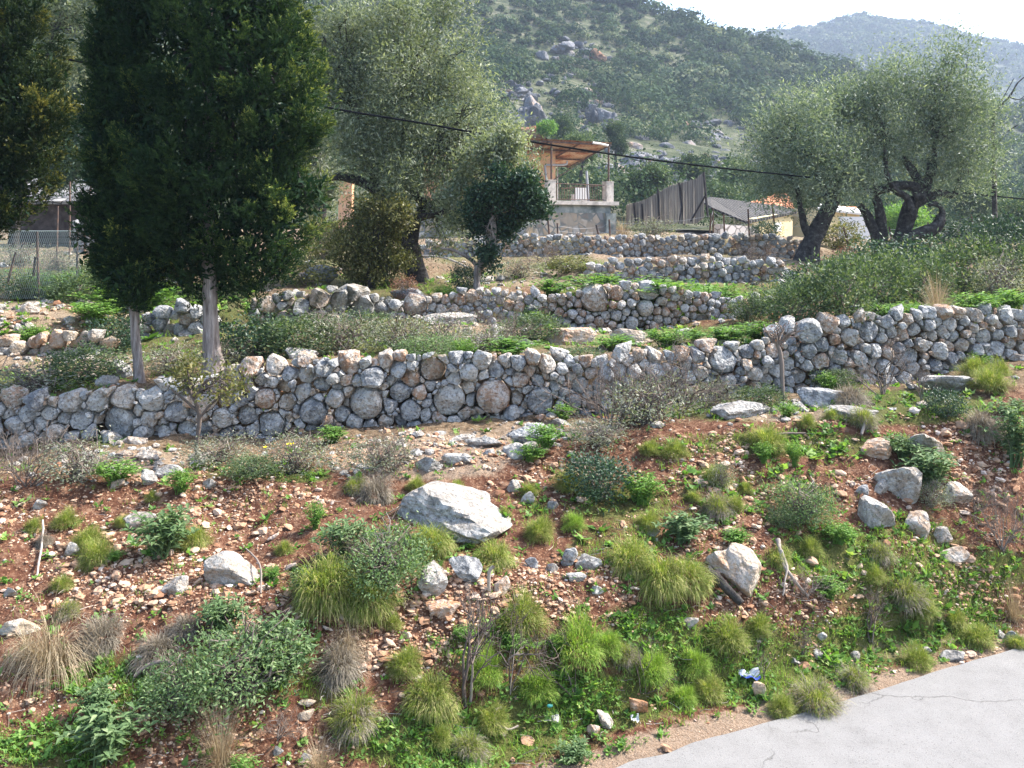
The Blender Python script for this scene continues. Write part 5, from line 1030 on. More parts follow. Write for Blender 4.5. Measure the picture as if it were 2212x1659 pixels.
PLANTS = [
 # tufts and plants on the red bank, left
 ('tuft', 72, 1150, 50, 34, 'wispy yellow green tuft near the top of the red bank at the left edge'),
 ('tuft', 145, 1142, 66, 48, 'yellow topped grass tuft, upper of two beside the pale bank stone at left'),
 ('tuft', 190, 1178, 74, 56, 'darker grass tuft just below the yellow topped one at left'),
 ('hang', 208, 1210, 90, 62, 'bright yellow green tuft hanging over bare red soil at left'),
 ('tuft', 135, 1268, 52, 36, 'small green tuft above the big straw tussock'),
 ('greytuft', 95, 1178, 44, 30, 'grey brown wisp of dry grass beside a thin pale stick at left'),
 ('mixtuft', 150, 1318, 60, 54, 'olive coloured tuft between the straw tussock and the grey one'),
 ('sage', 350, 1205, 130, 110, 'big leaved green plant on the bank above the wide brown boulder'),
 ('hang', 420, 1178, 74, 50, 'sunlit grass tuft growing against the right of the big leaved plant'),
 ('herb', 392, 1082, 66, 58, 'green plant on the lip of the bank above the shaded red hollow'),
 ('tuft', 330, 1092, 36, 30, 'tiny tuft left of the plant on the lip of the bank'),
 ('straw', 110, 1440, 190, 165, 'largest straw tussock with long pale strands hanging down at lower left'),
 ('straw', 60, 1420, 110, 110, 'half hidden straw tussock at the left edge behind the largest one'),
 ('greytuft', 220, 1382, 110, 86, 'round grey brown tussock right of the largest straw tussock'),
 ('greytuft', 345, 1412, 110, 84, 'matted grey dry tuft beside the dark sage shrub'),
 ('greytuft', 400, 1362, 80, 60, 'dry grey twiggy tuft under the wide brown boulder'),
 ('sageshrub', 520, 1520, 280, 190, 'largest dark grey green sage shrub full of dead twigs at lower left'),
 ('sageshrub', 390, 1540, 170, 130, 'dark green sage shrub at the left foot of the largest one'),
 ('sage', 480, 1370, 110, 90, 'pale green sage sprigs in front of the wide brown boulder'),
 ('sage', 600, 1480, 130, 150, 'tall upright sage stems on the right of the largest sage shrub'),
 ('sage', 225, 1650, 150, 120, 'broad leaved pale green plant near the bottom left corner'),
 ('sage', 205, 1560, 80, 80, 'small sage plant above the broad leaved one near the bottom left corner'),
 ('strawup', 478, 1650, 130, 140, 'upright yellow grass clump at the bottom below the sage shrubs'),
 ('strawup', 690, 1668, 90, 80, 'short dry clump cut by the bottom edge'),
 ('herb', 520, 1668, 70, 60, 'green herb at the foot of the upright yellow clump'),
 ('greytuft', 735, 1450, 120, 100, 'brown green drooping tussock left of the bare orange patch'),
 ('straw', 755, 1400, 90, 90, 'pale straw top above the brown green drooping tussock'),
 ('mixtuft', 765, 1556, 120, 100, 'dense round green tuft below the drooping tussock'),
 # middle of the bank
 ('hang', 700, 1290, 150, 120, 'long grass hanging below the left half of the mid bank shrub'),
 ('hang', 800, 1300, 130, 100, 'dark hanging grass below the right half of the mid bank shrub'),
 ('sageshrub', 830, 1265, 190, 160, 'light green sage bush with dead grey stalks left of the long white boulder'),
 ('sage', 745, 1210, 120, 90, 'leafy green plant on the top left of the mid bank shrub'),
 ('sage', 660, 1290, 56, 70, 'drooping leafy sprig at the left end of the hanging grass'),
 ('herb', 680, 1150, 44, 66, 'slim dark green weed standing alone on the red bank'),
 ('hang', 935, 1188, 100, 60, 'grass tuft at the left foot of the long white boulder'),
 ('hang', 1068, 1210, 96, 76, 'rounded yellow green tuft on a red soil knob right of the dark round boulder'),
 ('tuft', 1090, 1112, 36, 36, 'small tuft growing on the right end of the long white boulder'),
 ('tuft', 1165, 1152, 70, 70, 'green tuft in the gap right of the long white boulder'),
 ('tuft', 1145, 1070, 46, 38, 'little tuft above the right end of the long white boulder'),
 ('bright', 1240, 1135, 60, 44, 'bright low tuft between the white boulder and the dark leafy shrub'),
 ('tuft', 988, 1062, 44, 26, 'small flat tuft behind the long white boulder'),
 ('tuft', 900, 1052, 50, 30, 'green tuft on the lip above the long white boulder'),
 ('greytuft', 815, 1072, 90, 64, 'dry brown tussock on the lip of the bank left of the white boulder'),
 ('mixtuft', 770, 1052, 60, 42, 'half green tuft beside the dry brown tussock on the lip'),
 ('tuft', 1400, 1130, 60, 40, 'small green tuft under the green weeds in mid slope'),
 ('darkshrub', 1295, 1070, 160, 110, 'dark blue green leafy shrub in the middle of the slope'),
 ('herb', 1385, 1075, 90, 74, 'fresh green weeds right of the dark leafy shrub'),
 ('tuft', 1230, 1060, 80, 46, 'grass at the left foot of the dark leafy shrub'),
 ('herb', 1180, 975, 74, 50, 'spiky bright green plant near the flat pale slabs'),
 ('herb', 1145, 1000, 60, 36, 'low bright plant left of the spiky bright green one'),
 ('hang', 1360, 1215, 110, 90, 'left half of the great grass mound on the mid slope'),
 ('hang', 1430, 1255, 120, 110, 'middle of the great grass mound, hanging over dark soil'),
 ('hang', 1490, 1260, 110, 120, 'right and tallest part of the great grass mound'),
 ('sage', 1475, 1165, 100, 66, 'leafy sprigs rising from the top of the great grass mound'),
 ('mixtuft', 1550, 1108, 80, 80, 'grey and green clump above the great grass mound'),
 ('greyshrub', 1560, 1060, 66, 70, 'thin grey stalky shrub above the grey and green clump'),
 ('tuft', 1545, 1040, 80, 44, 'grass on the bank top left of the stalky grey shrub'),
 ('tuft', 1460, 990, 70, 36, 'yellow green tuft on the bank top near the pitted white rock'),
 ('tuft', 1405, 980, 50, 30, 'small tuft left of the yellow green one on the bank top'),
 ('tuft', 1655, 975, 100, 50, 'green mat of grass hanging over the dark soil cut'),
 ('herb', 1648, 1010, 46, 50, 'single green weed on the dark soil cut'),
 ('herb', 1715, 1010, 40, 60, 'bent yellow green weed on the dark soil cut'),
 ('tuft', 1745, 925, 50, 30, 'round tuft on the lip right of the pitted white rock'),
 ('sageshrub', 1735, 1125, 150, 100, 'rounded grey green bush with thin stems right of the grass mound'),
 ('maquis', 1690, 1145, 70, 46, 'low dark bush left of the rounded grey green one'),
 # lower middle
 ('tuft', 1130, 1335, 120, 84, 'rounded grass tuft above the bare branching sapling'),
 ('bright', 1250, 1405, 130, 110, 'vivid green tuft with red soil under it, left of a pair'),
 ('bright', 1310, 1400, 80, 80, 'vivid green tuft joined to the right of the left vivid one'),
 ('bright', 1410, 1460, 100, 110, 'tall vivid tuft right of the dry stalks'),
 ('mixtuft', 1350, 1420, 70, 64, 'duller grass between the vivid tufts'),
 ('bright', 1500, 1440, 80, 70, 'vivid tuft beside the white flat stone'),
 ('tuft', 875, 1445, 80, 60, 'green tuft left of the bare branching saplings'),
 ('hang', 930, 1512, 120, 74, 'grass spilling over a red hollow under the bare saplings'),
 ('bright', 1050, 1450, 90, 80, 'sunlit grass standing behind the largest bare sapling'),
 ('bright', 1160, 1480, 90, 70, 'sunlit grass between the two bare saplings'),
 ('tuft', 1060, 1545, 90, 50, 'grass around the curled dead root'),
 ('tuft', 950, 1600, 70, 40, 'small dull tuft among the broad clover leaves'),
 ('mixtuft', 1015, 1625, 80, 56, 'dark tuft at the bottom among the clover'),
 ('sage', 1240, 1640, 70, 50, 'broad leaved weed near the road at the bottom'),
 ('bright', 1480, 1515, 70, 46, 'low green tuft by the orange stones near the road'),
 ('tuft', 1570, 1395, 110, 56, 'yellowish tuft along the charred log'),
 ('tuft', 1640, 1370, 60, 44, 'small tuft at the lower end of the charred log'),
 ('tuft', 1530, 1500, 80, 48, 'ragged tuft near the blue wrapper'),
 ('mixtuft', 1765, 1530, 120, 60, 'dark based grass tuft at the road edge'),
 ('tuft', 1690, 1540, 70, 40, 'low grass left of the dark based tuft at the road edge'),
 ('mixtuft', 1845, 1480, 80, 50, 'purplish green tuft a little above the road'),
 ('tuft', 1985, 1430, 80, 60, 'round green tuft close to the white stone by the road'),
 ('tuft', 2110, 1385, 80, 40, 'low brown green tuft by the road at right'),
 ('tuft', 2060, 1345, 60, 36, 'little tuft above the white stone by the road'),
 # right slope
 ('hang', 1680, 1225, 60, 46, 'small tuft hanging over the pale dead roots'),
 ('tuft', 1750, 1200, 60, 44, 'tuft right of the dead roots'),
 ('mixtuft', 1900, 1200, 70, 56, 'tuft below the lumpy grey rocks at right'),
 ('tuft', 1890, 1250, 60, 40, 'smaller tuft lower down the right slope'),
 ('mixtuft', 1955, 1290, 90, 60, 'broad dark tuft on the right slope'),
 ('tuft', 1990, 1320, 80, 54, 'yellow green tuft below the broad dark one'),
 ('strawup', 2190, 1330, 80, 96, 'tan grass clump at the right edge above the road'),
 ('tuft', 2200, 1400, 60, 30, 'flat brown grass at the right edge by the road'),
 ('sage', 2010, 1040, 130, 90, 'bright sage plant draped over the pitted grey rock'),
 ('sage', 1950, 985, 60, 46, 'sage sprig on top of the brown holed rock'),
 ('greyshrub', 2010, 1085, 90, 66, 'grey leaved shrub hanging below the bright sage plant'),
 ('sage', 2190, 1000, 90, 120, 'sage plant at the right edge beside the red cut'),
 ('sage', 2185, 900, 60, 40, 'small plant on the cut at the right edge'),
 ('brush', 2165, 1190, 150, 150, 'large bare twiggy shrub at the right edge below the red cut'),
 ('brush', 2110, 1100, 100, 70, 'tangle of dry twigs beside the bright sage plant'),
 ('mixtuft', 1865, 925, 70, 44, 'tuft with a pale root hanging out of the cut'),
 ('greytuft', 2120, 935, 100, 66, 'brown tussock on the lip at right'),
 ('darkshrub', 2045, 905, 80, 56, 'small dark shrub with grey twigs on the lip at right'),
 ('hang', 1800, 905, 50, 34, 'grass tuft on the lip next to the rooted one'),
 ('tuft', 2105, 815, 80, 50, 'yellow green cushion at the foot of the right wall'),
 ('tuft', 2160, 810, 70, 52, 'second cushion of grass nearer the right edge below the wall'),
 ('tuft', 2140, 850, 90, 50, 'dark green cushion below the two yellow ones'),
 ('herb', 2105, 790, 50, 36, 'green weed growing out of the right wall'),
 ('greytuft', 1840, 880, 110, 40, 'pale dry grass at the foot of the wall at right'),
 ('greytuft', 1595, 905, 34, 34, 'small brown dry tuft on the pitted white rock'),
 ('twig', 1905, 860, 120, 120, 'reddish brown bare shrub against the right wall'),
 ('twig', 1990, 870, 70, 90, 'thin bare shrub right of the reddish brown one'),
 ('herb', 1700, 905, 46, 34, 'low green plant at the foot of the thin tree by the wall'),
 ('herb', 1785, 855, 40, 44, 'green weed by the wall right of the thin tree'),
 ('maquis', 1640, 880, 110, 50, 'green weeds at the wall foot left of the thin tree'),
 # in front of the long wall
 ('brush', 60, 1052, 200, 150, 'wide twiggy grey bush at the left edge below the wall'),
 ('greyshrub', 170, 1050, 170, 110, 'small leaved grey bush right of the wide twiggy one'),
 ('herb', 248, 1052, 100, 54, 'fresh green plant on the flat below the flat grey boulder'),
 ('greyshrub', 470, 1010, 170, 80, 'grey small leaved bush below the wall left of the yellow flowers'),
 ('greyshrub', 640, 1025, 180, 100, 'pale grey leaved bush under the yellow flowers'),
 ('greyshrub', 820, 1005, 160, 80, 'grey bush below the biggest boulders of the wall'),
 ('brush', 850, 1010, 130, 110, 'thin bare twigs standing in the grey bush below the wall'),
 ('herb', 720, 958, 60, 36, 'green plant tucked against the wall foot'),
 ('maquis', 540, 1042, 120, 50, 'low green bush along the top of the bank'),
 ('greyshrub', 1010, 900, 90, 40, 'small grey bush at the foot of the two biggest boulders'),
 ('brush', 1320, 930, 230, 170, 'large fan of bare grey branches leaning against the wall'),
 ('greyshrub', 1400, 925, 180, 110, 'grey leafy bush under the fan of bare branches'),
 ('brush', 1450, 905, 200, 180, 'tall bare branches right of the fan against the wall'),
 ('herb', 1215, 905, 50, 40, 'bright weed by the wall above the lichened flat rock'),
 ('greyshrub', 1540, 890, 120, 80, 'grey leafy bush behind the pitted white rock'),
 ('greyshrub', 1290, 960, 130, 60, 'low grey bush right of the lichened flat rock'),
 ('maquis', 1800, 850, 90, 40, 'low grey green bush at the wall foot at right'),
 # terrace behind the wall
 ('greyshrub', 60, 850, 190, 66, 'long low grey bush behind the left end of the wall'),
 ('maquis', 180, 820, 150, 70, 'dark bush left of the narrow cypress trunk'),
 ('herb', 70, 755, 64, 46, 'green plant in the rubble at the left edge'),
 ('darkshrub', 250, 760, 110, 86, 'dark bush behind the narrow cypress trunk'),
 ('greyshrub', 370, 800, 140, 70, 'dry grey bush between the two cypress trunks'),
 ('darkshrub', 540, 770, 150, 96, 'dark shaded bush right of the thick cypress trunk'),
 ('maquis', 640, 765, 170, 90, 'dark green bush below the mossy boulders'),
 ('greyshrub', 740, 760, 170, 90, 'grey leaved bush below the mossy boulders'),
 ('greyshrub', 860, 755, 150, 84, 'pale leaved bush in the middle of the terrace'),
 ('yellowshrub', 880, 735, 90, 50, 'rusty leaved low bush under the terrace wall'),
 ('greyshrub', 960, 755, 140, 86, 'twiggy grey bush right of the pale leaved one'),
 ('herb', 1000, 775, 50, 46, 'lime green plant behind the topmost boulder'),
 ('herb', 1100, 770, 110, 40, 'low bright herbs behind the wall right of the topmost boulder'),
 ('herb', 1150, 700, 50, 40, 'dark green plant at the terrace wall where it turns brown'),
 ('maquis', 1150, 735, 130, 60, 'low leafy bush below the terrace wall in the middle'),
 ('brush', 1090, 750, 130, 90, 'bare brown twigs in front of the terrace wall'),
 ('herb', 1330, 760, 90, 34, 'green herbs above the wall in front of the red bulge'),
 ('herb', 1440, 750, 90, 44, 'pale green plants right of the red bulge'),
 ('herb', 1500, 742, 50, 30, 'bright broad leaf patch behind the wall'),
 ('herb', 1560, 740, 100, 40, 'large green plant behind the wall left of the thin tree'),
 ('herb', 1640, 730, 90, 40, 'green plants just left of the thin tree'),
 ('maquis', 1610, 700, 80, 50, 'green bush at the right end of the terrace wall'),
 ('maquis', 1680, 690, 110, 70, 'grey green bush right of the terrace wall end'),
 ('herb', 960, 655, 46, 36, 'tiny green plant growing from the terrace wall'),
 ('greyshrub', 40, 575, 110, 50, 'dry grey bush seen through the wire fence'),
 ('greyshrub', 120, 585, 110, 50, 'grey bush right of the dry one behind the wire fence'),
 ('brush', 90, 600, 90, 40, 'tangle of dry stems behind the wire fence'),
 ('herb', 120, 640, 110, 50, 'bright weeds at the right end of the wire fence'),
 ('maquis', 230, 610, 110, 60, 'green bush behind the tall thin stakes'),
 ('tuft', 265, 1140, 40, 26, 'small dry tuft below the white stones on the lip'),
 ('herb', 250, 1215, 40, 26, 'seedling on bare red soil right of the hanging bright tuft'),
 ('herb', 590, 1250, 40, 30, 'seedling between the wide brown boulder and the hanging grass'),
 ('tuft', 615, 1190, 44, 30, 'tuft left of the leafy top of the mid bank shrub'),
 ('tuft', 850, 1350, 50, 34, 'tuft on the bare patch left of the flat orange stone'),
 ('herb', 1000, 1380, 50, 34, 'weed below the flat orange stone'),
 ('herb', 1110, 1405, 60, 44, 'pale rosette of leaves between the two bare saplings'),
 ('herb', 1200, 1395, 50, 36, 'leafy rosette at the left foot of the vivid tufts'),
 ('herb', 1590, 1180, 60, 40, 'weed over the flat faced slab'),
 ('herb', 1810, 1180, 70, 50, 'weeds between the grey green bush and the lumpy rocks'),
 ('herb', 1790, 1290, 70, 50, 'weeds below the heap of dry twigs'),
 ('tuft', 1590, 1110, 44, 30, 'tuft left of the rounded grey green bush'),
 ('tuft', 1500, 1080, 40, 28, 'little tuft on the stony slope above the grass mound'),
 ('tuft', 1610, 1060, 40, 28, 'little tuft on the stony slope left of the dark soil cut'),
 ('greyshrub', 480, 790, 120, 60, 'small grey bush hard against the thick cypress trunk'),
 ('greyshrub', 700, 725, 120, 60, 'greyish bush right under the mossy boulders'),
 ('maquis', 800, 725, 110, 60, 'leafy green bush under the gap in the terrace wall'),
 ('sageshrub', 930, 775, 130, 56, 'low sage coloured bush behind the two biggest boulders'),
 ('maquis', 1240, 790, 120, 40, 'low leafy bush along the wall top below the pink hump'),
 ('greyshrub', 1040, 765, 120, 64, 'grey stalky bush beside the white bedrock patch'),
 ('herb', 1420, 640, 140, 44, 'row of bright herbs on the terrace above the red bulge'),
 ('herb', 1290, 640, 120, 40, 'bright herbs left along the terrace above the red bulge'),
 ('herb', 1540, 650, 120, 44, 'bright herbs at the right end of the terrace above the red bulge'),
 ('herb', 1190, 645, 90, 36, 'bright herbs above the small grey terrace stones'),
 ('greyshrub', 1120, 600, 110, 44, 'grey low bush beside the evergreen trunk on the upper terrace'),
 ('yellowshrub', 1230, 590, 100, 36, 'yellowish low bush on the upper terrace'),
 # upper terraces
 ('darkshrub', 1010, 628, 70, 60, 'dark bush beside the evergreen trunk'),
 ('russet', 870, 640, 60, 50, 'reddish brown dry bush near the black olive trunk'),
 ('yellowshrub', 660, 620, 120, 60, 'yellow green bush right of the big cypress'),
 ('yellowshrub', 700, 560, 90, 90, 'pale yellow bush behind the big cypress'),
 ('brush', 1180, 580, 130, 50, 'purplish bare bush in front of the upper wall'),
 ('brush', 1440, 580, 100, 40, 'grey bare bush before the upper wall at the middle'),
 ('brush', 1640, 570, 110, 44, 'brown bare bush in front of the right part of the upper wall'),
 ('strawup', 1150, 520, 50, 40, 'straw clump at the left foot of the terrace'),
 ('straw', 1345, 512, 60, 40, 'golden straw at the right foot of the terrace pier'),
 ('greyshrub', 1410, 515, 100, 50, 'grey green bush below the reed screen'),
 ('greyshrub', 1590, 505, 60, 50, 'silver bush on the pale jointed wall'),
 ('darkshrub', 1655, 518, 60, 44, 'round dark bush in front of the yellow house'),
 ('maquis', 60, 640, 120, 60, 'green bush behind the wire fence'),
 ('maquis', 170, 655, 140, 70, 'green bush right of the wire fence'),
 ('herb', 240, 670, 120, 60, 'fresh bushy weeds left of the narrow cypress'),
 ('herb', 330, 665, 130, 60, 'sunlit weeds between the cypress trunks'),
 ('herb', 200, 700, 90, 40, 'tall pale weeds above the broken rubble'),
 # maquis thicket on the right terrace
 ('maquis', 1720, 700, 128, 107, 'dark green shrub at the left end of the right thicket'),
 ('maquis', 1810, 695, 147, 135, 'tall leafy shrub in front of the leaning olive'),
 ('darkshrub', 1760, 640, 138, 86, 'shaded shrub at the foot of the leaning olive'),
 ('maquis', 1900, 660, 147, 129, 'leafy shrub left of the tan dry bush'),
 ('maquis', 1850, 610, 128, 66, 'shrub between the two olives'),
 ('darkshrub', 1950, 610, 165, 96, 'dark shrub under the many-stemmed olive'),
 ('maquis', 1980, 650, 138, 95, 'shrub directly behind the tan dry bush'),
 ('maquis', 2080, 640, 147, 131, 'tall shrub right of the tan dry bush'),
 ('greyshrub', 2160, 650, 128, 98, 'silvery leaved shrub near the right edge'),
 ('maquis', 2210, 640, 110, 121, 'leafy shrub cut by the right edge'),
 ('yellowshrub', 1960, 565, 128, 47, 'olive yellow shrub behind the many-stemmed olive'),
 ('darkshrub', 2080, 560, 156, 81, 'dark bush beyond the stakes at right'),
 ('darkshrub', 2190, 570, 119, 103, 'dark bush at the right edge beyond the stakes'),
 ('russet', 1825, 580, 66, 50, 'pinkish brown dry bush between the olives'),
 ('yellowshrub', 1810, 540, 90, 60, 'brownish leafy shrub before the yellow annex'),
 ('strawup', 2025, 690, 92, 128, 'upright tan dry bush above the right wall'),
 ('straw', 2050, 692, 50, 44, 'pale straw leaning at the right of the tan dry bush'),
 ('herb', 1905, 692, 90, 34, 'bright herbs along the wall top left of the tan dry bush'),
 ('herb', 1960, 682, 80, 36, 'light green herbs just left of the tan dry bush'),
 ('herb', 2100, 680, 100, 44, 'light green herbs right of the tan dry bush'),
 ('herb', 2180, 672, 100, 46, 'light green herbs on the wall at the right edge'),
]
for a in PLANTS: plant(*a)
# ------------------------------------------------------------------ loose rocks
def rock(px, py, w, h, label, mat='boulder', tint=.4, seed=None, d=None, sink=.22, amp=.07, npl=12, rot=(0, 0, 0), p=13, name='boulder', level=4, freq=3.0):
    """a rock whose foot is at (px, py)"""
    g = G(px, py); y = g[1]; wm, hm = .86 * w / F * y, .80 * h / F * y; dm = (d or .8 * (wm + hm) / 2); rng = R(seed or int(px * 13 + py))
    Vv, Fq = boulder((wm * 1.08, dm * 1.1, hm * 1.3), rng, level, npl, amp * 1.3, p + 18, freq)
    c, s_ = math.cos(rot[1]), math.sin(rot[1]); Vv = Vv @ np.array([[c, 0, -s_], [0, 1, 0], [s_, 0, c]])
    c, s_ = math.cos(rot[0]), math.sin(rot[0]); Vv = Vv @ np.array([[1, 0, 0], [0, c, s_], [0, -s_, c]])
    o = MB().add(Vv, Fq, tint).build(name, M[mat], smooth=False); o.location = [float(g[0]), float(g[1] + dm * .2), float(g[2] + hm * (.40 - sink * .5))]
    return tag(o, label, 'rock', 'loose rocks on the slope')
